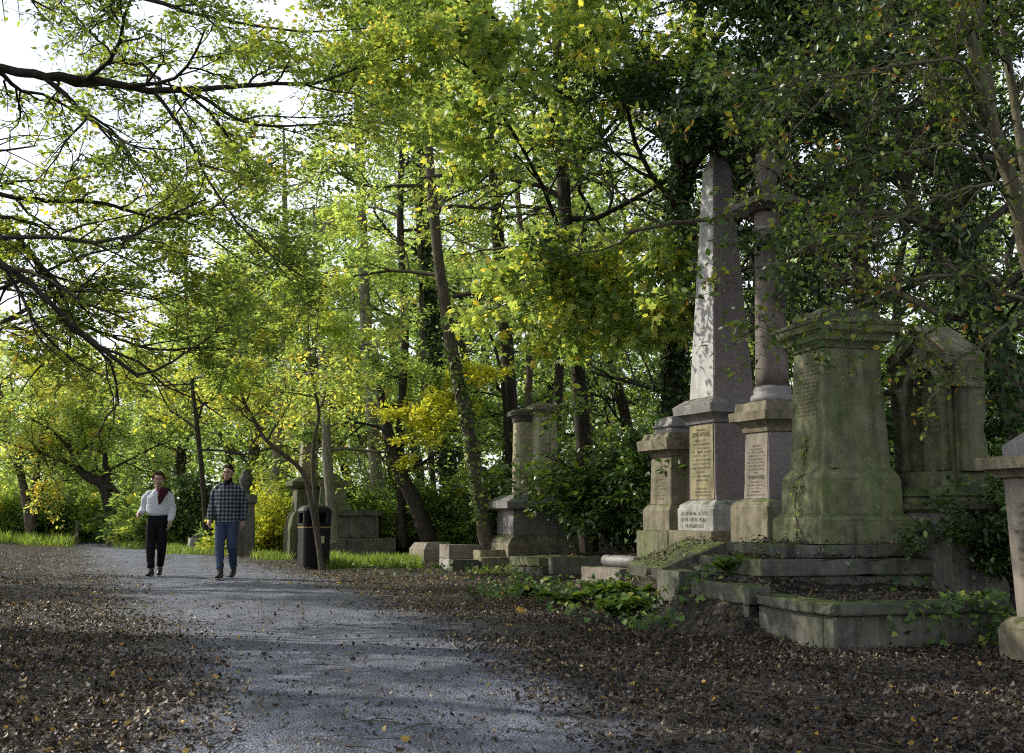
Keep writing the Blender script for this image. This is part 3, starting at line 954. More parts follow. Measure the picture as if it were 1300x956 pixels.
for a in (90, 210, 330):
    lathe = [(z, r) for z, r in ((0, .05), (.012, .05), (.016, .03))]
    b2 = lathe_bm(lathe, 14, tf, (.048 * math.cos(R(a)), .048 * math.sin(R(a))))
bmesh.ops.rotate(tf, verts=tf.verts, cent=(0, 0, 0), matrix=Matrix.Rotation(R(-90), 3, "Y"))
bmesh.ops.translate(tf, verts=tf.verts, vec=(-D - .001, 0, (za + zg) / 2 - .02))
bm_obj("trefoil", tf, M["sandstone"], t)
inscription(t, [(z0 + .35 + k * .055, .13, .024, None) for k in range(9)], ("x", .0195), M["letter_faint"], seed=12)

# ---- pedestal cut by the right edge of the view
THA = R(17)
Ya = 7.65
ax_, ay_ = corner_place(1350, Ya, .40, .40, THA)
Z = lambda py, Y=Ya: zat(py, Y)
t = thing("leaning_pedestal", "brown sandstone pedestal with overhanging slab cap leaning at the right edge", "tomb", (ax_, ay_, 0.0), THA)
t.rotation_euler = (0, R(-2.5), THA)
sq("plinth", [(-.1, .36, .36), (Z(806), .36, .36)] + ogee(Z(805), Z(792), .35, .29, 5), M["sandstone"], t, seed=81)
sq("die", [(Z(791.8), .265, .265), (Z(600), .275, .275)], M["pink_stone"], t, seed=82, sub=4)
inscription(t, [(Z(640 + k * 12), .20 * (0.6 + .4 * random.random()), .026, None) for k in range(10)], ("x", -.278), M["letter_faint"], seed=15)
sq("cap", [(Z(599.8), .31, .31)] + ogee(Z(599), Z(588), .315, .36) + [(Z(587.5), .40, .40), (Z(573), .405, .405), (Z(571), .39, .39)], M["sandstone"], t, seed=83)
sq("cap_block", [(Z(570.8), .27, .27), (Z(556), .27, .27), (Z(534), .13, .13), (Z(531), .05, .05)], M["granite_gray"], t, seed=84)

# ---- chest tomb with two pillars
Yh = 22.6
THH = R(20)
hx, hy = corner_place(651, Yh, 1.05, .46, THH)
zb = 0.2
Z = lambda py, Y=Yh: zat(py, Y) - zb
t = thing("chest_tomb", "broad grey chest tomb with sloping lid beside the holly bush", "tomb", (hx, hy, zb), THH)
sq("plinth", [(-.2, 1.2, .62), (Z(692), 1.2, .62), (Z(690), 1.19, .61)] + [(z, a + .75 - .02, a + .16) for z, a, _ in ogee(Z(689), Z(679), .44, .30, 5)], M["sandstone"], t, seed=91)
sq("chest", [(Z(678.8), 1.05, .46), (Z(648), 1.04, .45)], M["granite_gray"], t, seed=92)
sq("lid", [(Z(647.8), 1.09, .50), (Z(645), 1.22, .63), (Z(637), 1.22, .63), (Z(628), .95, .5), (Z(627), .6, .45)], M["granite_gray"], t, seed=93)
ct, st = math.cos(THH), math.sin(THH)
for k, (lxo, lyo, lab, hcap) in enumerate(((-.57, .14, "left pillar with darker plain cap standing on the chest tomb", 517), (-.30, -.20, "right pillar with flared moulded cap standing on the chest tomb", 511))):
    wx, wy = hx + lxo * ct - lyo * st, hy + lxo * st + lyo * ct
    zl = zat(627.5, Yh)
    p = thing("pillar", lab, "pillar", (wx, wy, zl), THH, "pillars standing on the chest tomb")
    H = zat(hcap + 16, Yh) - zl
    sq("shaft", [(-.02, .215, .20), (.06, .21, .195), (H, .195, .18)], M["pale_sand"], p, seed=95 + k, sub=3)
    sq("cap", [(H + .001, .205, .19)] + [(z, a, a - .015) for z, a, _ in ogee(H + .03, H + .13, .21, .265)] + [(H + .131, .29, .275), (H + .20, .295, .28), (H + .22, .27, .25), (H + .26, .2, .2)], M["sandstone"] if k else M["dark_stone"], p, seed=97 + k)

# ---- broken kerb stones along the edge of the path
def stone(name, label, cat, px, py, Y, rz, boxes, mats, group=None):
    p = P(px, py, Y)
    t = thing(name, label, cat, (p[0], p[1], 0.0), R(rz), group)
    return t

z = lambda py, Y: zat(py, Y)
Y = 17.0
t = thing("bolster_grave", "pinkish grave block with a grey stone roll lying on its top", "grave", ((785 - 650) / FPX * Y, Y, 0), R(30))
slab("block", 0, .75, 0, 1.0, -.1, z(725, Y) + .03, M["pink_stone"], t, seed=101)
slab("foundation", -.04, .80, -.05, 1.1, -.1, .06, M["kerb"], t, seed=102)
rb = lathe_bm([(-.42, .07), (-.41, .085), (-.2, .088), (.2, .09), (.41, .085), (.42, .07)], 20)
bmesh.ops.rotate(rb, verts=rb.verts, cent=(0, 0, 0), matrix=Matrix.Rotation(R(90), 3, "X"))
bmesh.ops.translate(rb, verts=rb.verts, vec=(.30, .38, z(725, Y) + .118))
bm_obj("stone_roll", rb, M["granite_gray"], t, True)

Y = 19.6
t = thing("double_kerb", "two stacked mossy kerb slabs in front of the chest tomb", "grave", ((684 - 650) / FPX * Y, Y, 0), R(24))
slab("upper_slab", 0, 1.1, 0, 1.2, .165, .31, M["green_stone"], t, seed=104)
slab("lower_slab", .03, 1.2, -.04, 1.15, -.08, .16, M["kerb"], t, seed=105)
Y = 25.0
t = thing("coped_stone", "pale pink coped grave stone with sloping shoulders, furthest along the path edge", "grave", ((540 - 650) / FPX * Y, Y, 0), R(28))
sq("coped_block", [(-.05, .36, .40), (.05, .36, .40), (.30, .36, .40), (.44, .26, .34)], M["pink_stone"], t, off=(.35, .4), seed=106)
sq("footing", [(-.1, .33, .37), (-.052, .33, .37)], M["dark_stone"], t, off=(.35, .4), seed=107)
Y = 23.2
t = thing("block_grave", "pale square grave block on a lighter base beside the coped stone", "grave", ((571 - 650) / FPX * Y, Y, 0), R(22))
slab("upper_block", 0, 1.0, 0, .62, .17, .44, M["pink_stone"], t, seed=108)
slab("base_block", .0, .9, -.03, .60, -.1, .167, M["white_stone"], t, seed=109)
Y = 22.0
t = thing("low_kerb", "low rubble kerb of grey stones between block grave and stacked slabs", "kerb", ((612 - 650) / FPX * Y, Y, 0), R(20))
slab("kerb_block", -.55, -.05, 0, .3, -.1, .2, M["kerb"], t, seed=110, jit=.02)
slab("kerb_block", .0, .5, -.05, .35, -.1, .24, M["sandstone"], t, seed=111, jit=.02)
slab("kerb_block", .1, .6, .4, .8, -.1, .36, M["sand_clean"], t, seed=112, jit=.02)
p = P(700, 704, 18.4)
t = thing("moss_kerb", "long moss covered kerb running behind the stone roll", "kerb", (p[0], p[1], 0.1), R(10))
slab("kerb_block", 0, 1.05, 0, .22, .0, .27, M["dark_stone"], t, seed=113, jit=.01)
slab("kerb_block", 1.07, 2.0, .01, .23, .0, .29, M["dark_stone"], t, seed=114, jit=.01)
# fallen ledger sloping below the obelisk
p = P(872, 703, 13.0)
t = thing("fallen_ledger", "tilted ledger slab buried in leaves below the obelisk", "grave", (p[0], p[1], p[2]), R(23))
o = slab("ledger", -.5, .35, -.25, .5, -.10, .03, M["dark_stone"], t, seed=115, jit=.01)
o.rotation_euler = (R(3), R(-19), 0)
# small mossy stump stones
Y = 11.9
t = thing("kerb_fragment", "short dark kerb fragment upright in the ferns left of the podium", "kerb stone", ((858 - 650) / FPX * Y, Y, .05), R(18))
slab("kerb_block", 0, .33, 0, .5, -.05, .40, M["dark_stone"], t, seed=116, jit=.02)
slab("kerb_block", .35, .55, .05, .35, -.05, .44, M["kerb"], t, seed=117, jit=.02)

# ---- tombs behind the bin
Yp = 27.5
p = P(478, 690, Yp)
t = thing("ledger_tomb", "dark mossy ledger tomb of stacked slabs behind the litter bin", "tomb", (p[0] - .6, Yp + .6, 0), R(10))
slab("bottom_slab", -1.3, .95, -.6, 1.0, -.1, z(683, Yp), M["dark_stone"], t, seed=121)
slab("middle_slab", -1.15, .55, -.45, .85, z(683, Yp) + .002, z(655, Yp), M["dark_stone"], t, seed=122)
slab("top_slab", -1.2, .62, -.52, .9, z(655, Yp) + .002, z(648, Yp), M["dark_stone"], t, seed=123)
bm_obj("mossy_block", sq_bm([(z(648, Yp) + .002, .42, .36), (z(641, Yp), .42, .36), (z(639, Yp), .33, .28), (z(618, Yp), .30, .26), (z(612, Yp), .36, .3), (z(606, Yp), .2, .2), (z(600, Yp), .08, .08)], off=(-.5, .2), seed=124), M["green_stone"], t)
Yp = 29
p = P(385, 660, Yp)
t = thing("obelisk_monument", "distant slim pink obelisk on a mossy pedestal seen above the bin", "monument", (p[0] + .1, Yp, 0), R(20))
sq("plinth", [(-.1, .5, .5), (z(672, Yp), .5, .5), (z(655, Yp), .42, .42), (z(650, Yp), .36, .36)], M["dark_green"], t, seed=131)
sq("pedestal", [(z(650, Yp) + .002, .33, .33), (z(621, Yp), .32, .32)], M["dark_green"], t, seed=132)
sq("cornice", [(z(621, Yp) + .002, .35, .35), (z(617, Yp), .46, .46), (z(612, Yp), .46, .46), (z(606, Yp), .26, .26)], M["dark_green"], t, seed=133)
sq("obelisk_shaft", [(z(606, Yp) + .002, .21, .21), (z(480, Yp), .11, .11), (z(468, Yp), .005, .005)], M["pink_stone"], t, seed=134, sub=4)
Yp = 29.5
p = P(311, 660, Yp)
t = thing("urn_pedestal", "dark stone pedestal with an urn half hidden behind the man in the checked shirt", "monument", (p[0], Yp, 0), R(15))
sq("pedestal", [(-.1, .25, .25), (z(640, Yp), .22, .22), (z(638, Yp), .28, .28), (z(630, Yp), .27, .27), (z(627, Yp), .2, .2)], M["dark_stone"], t, seed=141)
bm_obj("urn", lathe_bm([(z(627, Yp) + k, r) for k, r in ((.002, .12), (.05, .12), (.1, .06), (.2, .13), (.35, .17), (.45, .15), (.48, .1), (.52, .12), (.6, .05), (.64, .01))], 20), M["kerb"], t, True)
Yp = 33
p = P(250, 690, Yp)
t = thing("broken_headstone", "broken white headstone leaning by a dark kerb between the two walkers", "headstone", (p[0] - .1, Yp, 0), R(20))
slab("stump", -.12, .10, -.1, .1, -.1, .40, M["white_stone"], t, seed=151, jit=.03)
o = slab("fallen_arm", .05, .85, -.05, .05, .36, .44, M["kerb"], t, seed=152, jit=.02)
o.rotation_euler = (0, R(-12), 0)
slab("kerb", .25, 1.6, -.2, .2, -.1, .22, M["dark_stone"], t, seed=153, jit=.01)
Yp = 40
p = P(183, 688, Yp)
t = thing("headstone", "pale rounded headstone standing behind the left walker", "headstone", (p[0], Yp, 0), R(10))
hb = bmesh.new()
pts = [(-.32, -.1), (.32, -.1), (.32, .72)] + [(.32 * math.cos(R(a)), .72 + .26 * math.sin(R(a))) for a in range(15, 180, 15)] + [(-.32, .72)]
f0 = [hb.verts.new((x, -.06, zz)) for x, zz in pts]; f1 = [hb.verts.new((x, .06, zz)) for x, zz in pts]
hb.faces.new(f0); hb.faces.new(list(reversed(f1)))
for i in range(len(pts)):
    j = (i + 1) % len(pts)
    hb.faces.new((f0[i], f1[i], f1[j], f0[j]))
bm_obj("headstone_slab", hb, M["green_stone"], t)
slab("headstone_base", -.42, .42, -.16, .16, -.1, .12, M["kerb"], t, seed=155)
Yp = 41
p = P(175, 650, Yp)
t = thing("stone_post", "tall narrow pale stone pillar behind the left walker's shoulder", "monument", (p[0], Yp, 0), R(15))
sq("shaft", [(-.1, .18, .18), (.9, .17, .17), (2.0, .13, .13), (2.05, .16, .16), (2.15, .1, .1)], M["white_stone"], t, seed=156)
Yp = 43
p = P(97, 688, Yp)
t = thing("stone_post", "short thin stone post at the woodland edge where the path turns", "post", (p[0], Yp, 0), R(5))
sq("shaft", [(-.1, .07, .07), (.8, .06, .06), (.85, .03, .03)], M["sandstone"], t, seed=157)

# ------------------------------------------------------------------ litter bin
Yn = 23.0
p = P(398, 720, Yn)
t = thing("litter_bin", "black square litter bin with domed hood and gold band beside the forked sapling", "bin", (p[0], Yn, 0.0), R(24))
M["bin"] = plain_mat("black_plastic", (0.006, 0.006, 0.007), 0.42, 0.3, var=0.2)
M["gold"] = plain_mat("gold_paint", (0.35, 0.22, 0.05), 0.4, 0.5)
M["liner"] = plain_mat("bin_inside", (0.003, 0.003, 0.003), 0.9, 0.1)
M["notice"] = plain_mat("notice_plate", (0.55, 0.5, 0.25), 0.6)
S = .265
sq("body", [(0.0, S - .03, S - .03), (.05, S - .03, S - .03), (.055, S - .01, S - .01), (.82, S, S), (.83, S + .012, S + .012), (.86, S + .012, S + .012)], M["bin"], t, ch=.04, jit=0)
# hood on four corner posts leaves an opening on each side
for sx in (-1, 1):
    for sy in (-1, 1):
        sq("corner_post", [(.861, .05, .05), (1.06, .05, .05)], M["bin"], t, off=(sx * (S - .045), sy * (S - .045)), ch=.02, jit=0)
sq("chute", [(.861, S - .09, S - .09), (1.06, S - .09, S - .09)], M["liner"], t, ch=.02, jit=0)
sq("hood", [(1.061, S + .012, S + .012), (1.10, S + .014, S + .014), (1.15, S - .01, S - .01), (1.19, S - .06, S - .06), (1.215, S - .14, S - .14), (1.22, .03, .03)], M["bin"], t, ch=.05, jit=0, )
sq("gold_band", [(.775, S + .004, S + .004), (.795, S + .004, S + .004)], M["gold"], t, ch=.041, jit=0)
nb = bmesh.new()
nb.faces.new([nb.verts.new(q) for q in ((.04, -S - .004, .48), (.13, -S - .004, .48), (.13, -S - .004, .62), (.04, -S - .004, .62))])
bm_obj("notice_plate", nb, M["notice"], t)

# ------------------------------------------------------------------ people
def cap_tube(bm, pts, radii, sides=12, cap=1.0):
    """closed tapered limb through points; radii may be (rx, ry) pairs"""
    pts = [Vector(p) for p in pts]
    n = len(pts)
    rows = []
    for i, p in enumerate(pts):
        tdir = (pts[min(i + 1, n - 1)] - pts[max(i - 1, 0)]).normalized()
        ref = Vector((1, 0, 0)) if abs(tdir.x) < .8 else Vector((0, 1, 0))
        w_ = tdir.cross(ref).normalized()
        u_ = w_.cross(tdir).normalized()
        r = radii[i]
        rx, ry = r if isinstance(r, tuple) else (r, r)
        ends = []
        if i == 0: ends = [(-.9, .45), (-.55, .8)]
        seq = ends + [(0, 1)] + ([(.55, .8), (.9, .45)] if i == n - 1 else [])
        for off, sc_ in seq:
            c = p + tdir * off * min(rx, ry) * cap
            rows.append([bm.verts.new(c + u_ * rx * sc_ * math.cos(2 * math.pi * k / sides) + w_ * ry * sc_ * math.sin(2 * math.pi * k / sides)) for k in range(sides)])
    for a, b in zip(rows[:-1], rows[1:]):
        for k in range(sides):
            j = (k + 1) % sides
            bm.faces.new((a[k], a[j], b[j], b[k]))
    bm.faces.new(list(reversed(rows[0]))); bm.faces.new(rows[-1])


def ball(bm, c, r, seg=16):
    r = r if isinstance(r, tuple) else (r, r, r)
    m_ = Matrix.Translation(c) @ Matrix.Diagonal((*r, 1))
    bmesh.ops.create_uvsphere(bm, u_segments=seg, v_segments=seg // 2 + 2, radius=1.0, matrix=m_)


def fuse(name, bm, mat, parent, voxel=.008, smooth=4, fold=0.0):
    """weld the overlapping closed shapes into one continuous skin"""
    bmesh.ops.recalc_face_normals(bm, faces=bm.faces)
    me = bpy.data.meshes.new(name)
    bm.to_mesh(me); bm.free()
    o = bpy.data.objects.new(name, me)
    COL.objects.link(o)
    r = o.modifiers.new("r", "REMESH"); r.mode = "VOXEL"; r.voxel_size = voxel
    s = o.modifiers.new("s", "SMOOTH"); s.iterations = smooth; s.factor = .5
    dg = bpy.context.evaluated_depsgraph_get()
    me2 = bpy.data.meshes.new_from_object(o.evaluated_get(dg))
    bpy.data.objects.remove(o); bpy.data.meshes.remove(me)
    me2.name = name
    me2.materials.clear()
    if fold:
        from mathutils import noise
        nn = [v.normal.copy() for v in me2.vertices]
        for v, n_ in zip(me2.vertices, nn):
            q = Vector((v.co.x * 8, v.co.y * 8, v.co.z * 15 + v.co.x * 7))
            a = 1 - abs(noise.noise(q)) * 2.2
            b = noise.noise(v.co * 5.0 + Vector((3, 1, 2)))
            v.co += n_ * fold * (a * .8 + b)
    return link_mesh(name, me2, mat, parent, True)


def hand(bm, wrist, elbow, side, curl=.5):
    """palm, four unequal fingers and a thumb; side = +1 when the thumb points to -y (towards the camera)"""
    w_ = Vector(wrist); d = (w_ - Vector(elbow)).normalized()
    f = Vector((0, -1, 0)); f = (f - d * f.dot(d)).normalized()       # thumb side
    nrm = d.cross(f) * side                                          # palm faces the thigh
    cap_tube(bm, [w_ - d * .02, w_ + d * .03, w_ + d * .08], [.024, (.038, .02), (.04, .018)], 10)
    ball(bm, w_ + d * .055, .032)
    for k, (o, L) in enumerate(((.030, .072), (.010, .082), (-.010, .076), (-.029, .060))):
        b = w_ + d * .085 + f * o
        k1 = b + (d + nrm * curl * .35).normalized() * L * .45
        k2 = k1 + (d + nrm * curl * 1.0).normalized() * L * .32
        k3 = k2 + (d * .6 + nrm * curl * 1.5).normalized() * L * .26
        cap_tube(bm, [b - d * .02, b, k1, k2, k3], [.0095, .0095, .009, .0085, .0072], 8)
    b = w_ + d * .03 + f * .026
    k1 = b + (d * .75 + f * .65 + nrm * .25).normalized() * .034
    k2 = k1 + (d + f * .15 + nrm * .35).normalized() * .028
    cap_tube(bm, [b - f * .012, b, k1, k2], [.012, .012, .0105, .0085], 8)


def head(bm, c, turn):
    """cranium, jaw, nose, ears, brow; c = centre of the head, looking to -y"""
    def q(x, y, z):
        ct, st = math.cos(turn), math.sin(turn)
        return Vector((c[0] + x * ct - y * st, c[1] + x * st + y * ct, c[2] + z))
    ball(bm, q(0, .012, .03), (.076, .094, .088), 20)
    ball(bm, q(0, -.02, -.035), (.060, .070, .078), 18)
    ball(bm, q(0, -.052, -.085), (.036, .034, .030), 14)
    cap_tube(bm, [q(0, -.088, .012), q(0, -.098, -.012), q(0, -.104, -.028)], [.009, .012, .0135], 8)
    cap_tube(bm, [q(-.04, -.077, .024), q(0, -.088, .026), q(.04, -.077, .024)], [.010, .011, .010], 8)
    for s in (-1, 1):
        ball(bm, q(s * .046, -.066, -.018), (.022, .016, .018), 10)
        ball(bm, q(s * .077, .008, -.010), (.010, .022, .032), 10)
    cap_tube(bm, [q(-.022, -.084, -.062), q(0, -.089, -.060), q(.022, -.084, -.062)], [.006, .008, .006], 8)
    return q


def face_parts(q, root, hair_mat):
    for s in (-1, 1):
        b = bmesh.new(); ball(b, q(s * .031, -.0815, .006), (.013, .007, .006), 10); bm_obj("eye", b, M["eye"], root, True)
        b = bmesh.new(); cap_tube(b, [q(s * .016, -.092, .027), q(s * .034, -.090, .031), q(s * .050, -.078, .026)], [.004, .005, .003], 6); bm_obj("eyebrow", b, hair_mat, root, True)
    b = bmesh.new(); cap_tube(b, [q(-.020, -.091, -.061), q(0, -.096, -.064), q(.020, -.091, -.061)], [.003, .0045, .003], 6); bm_obj("mouth", b, M["lips"], root, True)


M["skin"] = plain_mat("skin", (0.42, 0.25, 0.18), .55, .35, var=.15)
M["lips"] = plain_mat("lips", (0.25, 0.09, 0.08), .5, .3)
M["eye"] = plain_mat("eyes", (0.03, 0.02, 0.015), .2, .5)
M["auburn"] = plain_mat("auburn_hair", (0.055, 0.026, 0.013), .9, .12, bump=.6)
M["brown_hair"] = plain_mat("dark_hair", (0.018, 0.012, 0.009), .85, .1, bump=.6)
M["sweater"] = cloth_mat("white_sweatshirt", (0.66, 0.67, 0.70), 90)
M["black_cloth"] = cloth_mat("black_cloth", (0.010, 0.010, 0.012), 120)
M["denim"] = cloth_mat("blue_denim", (0.050, 0.072, 0.125), 200)
M["maroon"] = cloth_mat("maroon_wool", (0.05, 0.010, 0.016), 60)
M["leather"] = plain_mat("black_leather", (0.012, 0.011, 0.010), .35, .5)
M["sole"] = plain_mat("pale_sole", (0.5, 0.48, 0.45), .7)
m, nt, out = new_mat("checked_flannel"); g = NG(nt)
co = g.n("TexCoord").outputs["Object"]
sp_ = g.n("SeparateXYZ"); g.l(g.mix(.012, co, g.n("TexNoise", Scale=5.0).outputs["Color"]), sp_.inputs[0])
def stripe(v, period, width, ph=0.0):
    f = g.math("FRACT", g.math("ADD", g.math("MULTIPLY", v, 1 / period), 20.0 + ph))
    return g.math("LESS_THAN", f, width)
ax_sum = g.math("ADD", sp_.outputs["X"], g.math("MULTIPLY", sp_.outputs["Y"], .35))
dk = g.math("MULTIPLY", g.math("ADD", stripe(ax_sum, .06, .5), stripe(sp_.outputs["Z"], .06, .5)), .5)
col = g.ramp(dk, [(0.0, (0.30, 0.31, 0.34)), (0.5, (0.055, 0.06, 0.075)), (1.0, (0.008, 0.009, 0.012))], "CONSTANT")
col = g.ramp(dk, [(0.0, (0.12, 0.13, 0.155)), (0.34, (0.05, 0.055, 0.07)), (0.75, (0.014, 0.015, 0.021))], "CONSTANT")
wl = g.math("MAXIMUM", stripe(ax_sum, .06, .17, .32), stripe(sp_.outputs["Z"], .06, .17, .32))
col = g.mix(g.math("MULTIPLY", wl, .5), col, (0.28, 0.29, 0.32))
principled(g, out, col, .9, g.bump(g.noise(g.mapping(co, (1, 1, .6)), 11.0, 4, .6, .8), .7, .03), .15)
M["flannel"] = m


def trouser_bm(bm, hips_z, hipc, legs, waist, radii):
    cap_tube(bm, [(hipc[0], hipc[1], hips_z - .12), (hipc[0], hipc[1], hips_z - .04), (hipc[0], hipc[1], waist)], [(.165, .115), (.17, .12), (.148, .105)], 18, .2)
    for leg in legs:
        cap_tube(bm, leg, radii, 14, .25)


def shoe(name, root, ank, toe, mat, solemat, h=.0):
    b = bmesh.new()
    a, tt = Vector(ank), Vector(toe)
    d = (tt - a); d.z = 0; d.normalize()
    heel = a - d * .055
    up = Vector((0, 0, 1))
    cap_tube(b, [a + up * (.06 + h), a + up * .02], [.043, .047], 12)
    cap_tube(b, [heel - up * .02, a + (tt - a) * .3 - up * .015, a + (tt - a) * .7 - up * .032, tt - up * .005], [(.036, .044), (.040, .044), (.044, .032), (.034, .024)], 12)
    o = fuse(name, b, mat, root, .008, 3)
    b = bmesh.new()
    c0, c1 = heel - up * .062, tt - up * .030
    cap_tube(b, [c0, c0 + (c1 - c0) * .5, c1], [(.040, .010), (.041, .010), (.038, .009)], 10)
    bm_obj("sole", b, solemat, o, True)


# ---- left walker
Yq = FPX / (731 - 655)
b = np.array([(203 - 650) / FPX * Yq, Yq, 0.0]); b[2] = float(gz(b[0], b[1])) + .012
t = thing("person", "person in a white sweatshirt and black trousers with a maroon scarf over one shoulder, walking", "person", b, R(4))
k_ = 1.70 / 1.75
t.scale = (k_, k_, k_)
bm = bmesh.new()
cap_tube(bm, [(0, 0, .92), (0, 0, 1.05), (0, 0, 1.2), (0, .0, 1.36), (0, .015, 1.44)], [(.14, .095), (.125, .085), (.15, .10), (.16, .095), (.09, .07)], 18)
cap_tube(bm, [(0, .015, 1.42), (0, .0, 1.50), (0, -.005, 1.58)], [.058, .052, .052], 12)
q = head(bm, (0.0, -.02, 1.635), R(8))
sl, sr = (.175, .015, 1.40), (-.175, .015, 1.40)
el, wl_ = (.235, .045, 1.13), (.225, -.05, .92)
er, wr = (-.25, .08, 1.13), (-.275, -.13, 1.06)
cap_tube(bm, [sl, el, wl_], [.05, .040, .026], 12); cap_tube(bm, [sr, er, wr], [.05, .040, .026], 12)
hand(bm, wl_, el, 1, .5); hand(bm, wr, er, -1, .9)
legs = [[(-.085, 0, .90), (-.075, -.07, .50), (-.04, -.15, .11)], [(.085, 0, .90), (.085, .0, .50), (.035, .16, .13)]]
for l in legs: cap_tube(bm, l, [.08, .055, .038], 12)
fuse("body", bm, M["skin"], t, .0065, 3)
face_parts(q, t, M["auburn"])
bm = bmesh.new()
cap_tube(bm, [(0, 0, 1.03), (0, 0, 1.07), (0, 0, 1.2), (0, .0, 1.34), (0, .012, 1.425), (0, .012, 1.47)], [(.152, .115), (.185, .135), (.19, .135), (.19, .122), (.12, .09), (.07, .065)], 20, .12)
cap_tube(bm, [(.14, .015, 1.395), (.20, .02, 1.32), el, (.236, .0, 1.03), (.230, -.04, .955)], [.066, .070, .064, .060, .045], 14)
cap_tube(bm, [(-.14, .015, 1.395), (-.21, .03, 1.32), (-.255, .085, 1.13), (-.265, -.02, 1.09), (-.273, -.10, 1.07)], [.066, .070, .064, .058, .046], 14)
fuse("sweatshirt", bm, M["sweater"], t, .010, 4, .010)
bm = bmesh.new()
trouser_bm(bm, .95, (0, 0), [[(-.085, 0, .90), (-.085, -.07, .50), (-.045, -.15, .16)], [(.09, 0, .90), (.092, .0, .50), (.04, .155, .18)]], 1.055, [(.092, .105), (.076, .084), (.060, .066)])
fuse("trousers", bm, M["black_cloth"], t, .011, 4, .009)
for s in legs:
    bm = bmesh.new()
    cap_tube(bm, [s[2], (s[2][0], s[2][1], s[2][2] - .02)], [.042, .043], 10)
    bm_obj("sock", bm, M["sole"], t, True)
shoe("shoe", t, (-.04, -.15, .075), (-.065, -.32, .045), M["leather"], M["sole"])
shoe("shoe", t, (.035, .16, .095), (.05, -.01, .045), M["leather"], M["sole"])
bm = bmesh.new()
rh = random.Random(4)
for k in range(95):
    a = rh.uniform(0, 2 * math.pi); z_ = rh.uniform(-.35, 1)
    rr_ = math.sqrt(max(0, 1 - z_ * z_))
    x_, y_ = math.cos(a) * rr_, math.sin(a) * rr_
    if y_ < -.35 and z_ < .62: continue
    if z_ < .05 and y_ < .1: continue
    ball(bm, q(x_ * .082, .014 + y_ * .098, .035 + z_ * .095), rh.uniform(.022, .036), 8)
fuse("hair", bm, M["auburn"], t, .0075, 1)
bm = bmesh.new()
cap_tube(bm, [(.10, .12, 1.36), (.115, .06, 1.47), (.115, -.05, 1.475), (.10, -.13, 1.42), (.085, -.155, 1.34), (.07, -.160, 1.26), (.058, -.158, 1.215)],
         [(.07, .03), (.085, .034), (.09, .036), (.085, .032), (.062, .026), (.035, .02), (.012, .01)], 14)
cap_tube(bm, [(.02, -.09, 1.47), (.07, -.12, 1.45), (.13, -.115, 1.43)], [.035, .042, .035], 10)
fuse("scarf", bm, M["maroon"], t, .009, 2)

# ---- right walker
Yq = FPX / (734 - 655)
b = np.array([(291 - 650) / FPX * Yq, Yq, 0.0]); b[2] = float(gz(b[0], b[1])) + .012
t = thing("person", "person in a black and white checked shirt and blue jeans, walking on the right", "person", b, R(-3))
k_ = 1.79 / 1.75
t.scale = (k_, k_, k_)
bm = bmesh.new()
cap_tube(bm, [(0, 0, .92), (0, 0, 1.05), (0, 0, 1.2), (0, .0, 1.36), (0, .015, 1.44)], [(.14, .095), (.135, .09), (.155, .10), (.165, .1), (.09, .07)], 18)
cap_tube(bm, [(0, .015, 1.42), (0, .0, 1.50), (0, -.005, 1.58)], [.060, .055, .054], 12)
q = head(bm, (0.0, -.02, 1.635), R(-4))
sl, sr = (.185, .015, 1.40), (-.185, .015, 1.40)
el, wl_ = (.245, .075, 1.13), (.232, .05, .90)
er, wr = (-.25, .03, 1.13), (-.245, -.10, .91)
cap_tube(bm, [sl, el, wl_], [.052, .042, .028], 12); cap_tube(bm, [sr, er, wr], [.052, .042, .028], 12)
hand(bm, wl_, el, 1, .6); hand(bm, wr, er, -1, .6)
legs = [[(-.085, 0, .90), (-.07, -.12, .50), (-.02, -.22, .11)], [(.085, 0, .90), (.085, -.02, .50), (.05, .24, .17)]]
for l in legs: cap_tube(bm, l, [.08, .055, .038], 12)
fuse("body", bm, M["skin"], t, .0065, 3)
face_parts(q, t, M["brown_hair"])
bm = bmesh.new()
cap_tube(bm, [(0, 0, .875), (0, 0, .95), (0, 0, 1.1), (0, 0, 1.24), (0, .0, 1.35), (0, .012, 1.43), (0, .012, 1.465)], [(.182, .135), (.186, .138), (.182, .135), (.192, .138), (.196, .125), (.125, .092), (.078, .07)], 20, .10)
cap_tube(bm, [(.145, .015, 1.40), (.205, .025, 1.33), el, (.240, .066, 1.02), (.234, .054, .93)], [.068, .066, .058, .054, .045], 14)
cap_tube(bm, [(-.145, .015, 1.40), (-.21, .025, 1.33), er, (-.248, -.03, 1.02), (-.246, -.08, .94)], [.068, .066, .058, .054, .045], 14)
sh = fuse("checked_shirt", bm, M["flannel"], t, .010, 4, .009)
bm = bmesh.new()
cap_tube(bm, [(.075, -.128, 1.29), (.075, -.137, 1.19)], [(.052, .012), (.052, .012)], 8)
bm_obj("pocket", bm, M["flannel"], sh)
bm = bmesh.new()
for s in (-1, 1):
    cap_tube(bm, [(s * .02, -.088, 1.435), (s * .07, -.075, 1.465), (s * .085, -.01, 1.485), (s * .04, .06, 1.49)], [(.03, .012), (.032, .014), (.03, .014), (.03, .012)], 10)
fuse("collar", bm, M["flannel"], sh, .007, 2)
bm = bmesh.new()
cap_tube(bm, [(0, .0, 1.43), (0, -.004, 1.50), (0, -.006, 1.545)], [(.072, .078), (.067, .07), (.064, .068)], 16)
bm_obj("turtleneck", bm, M["black_cloth"], t, True)
bm = bmesh.new()
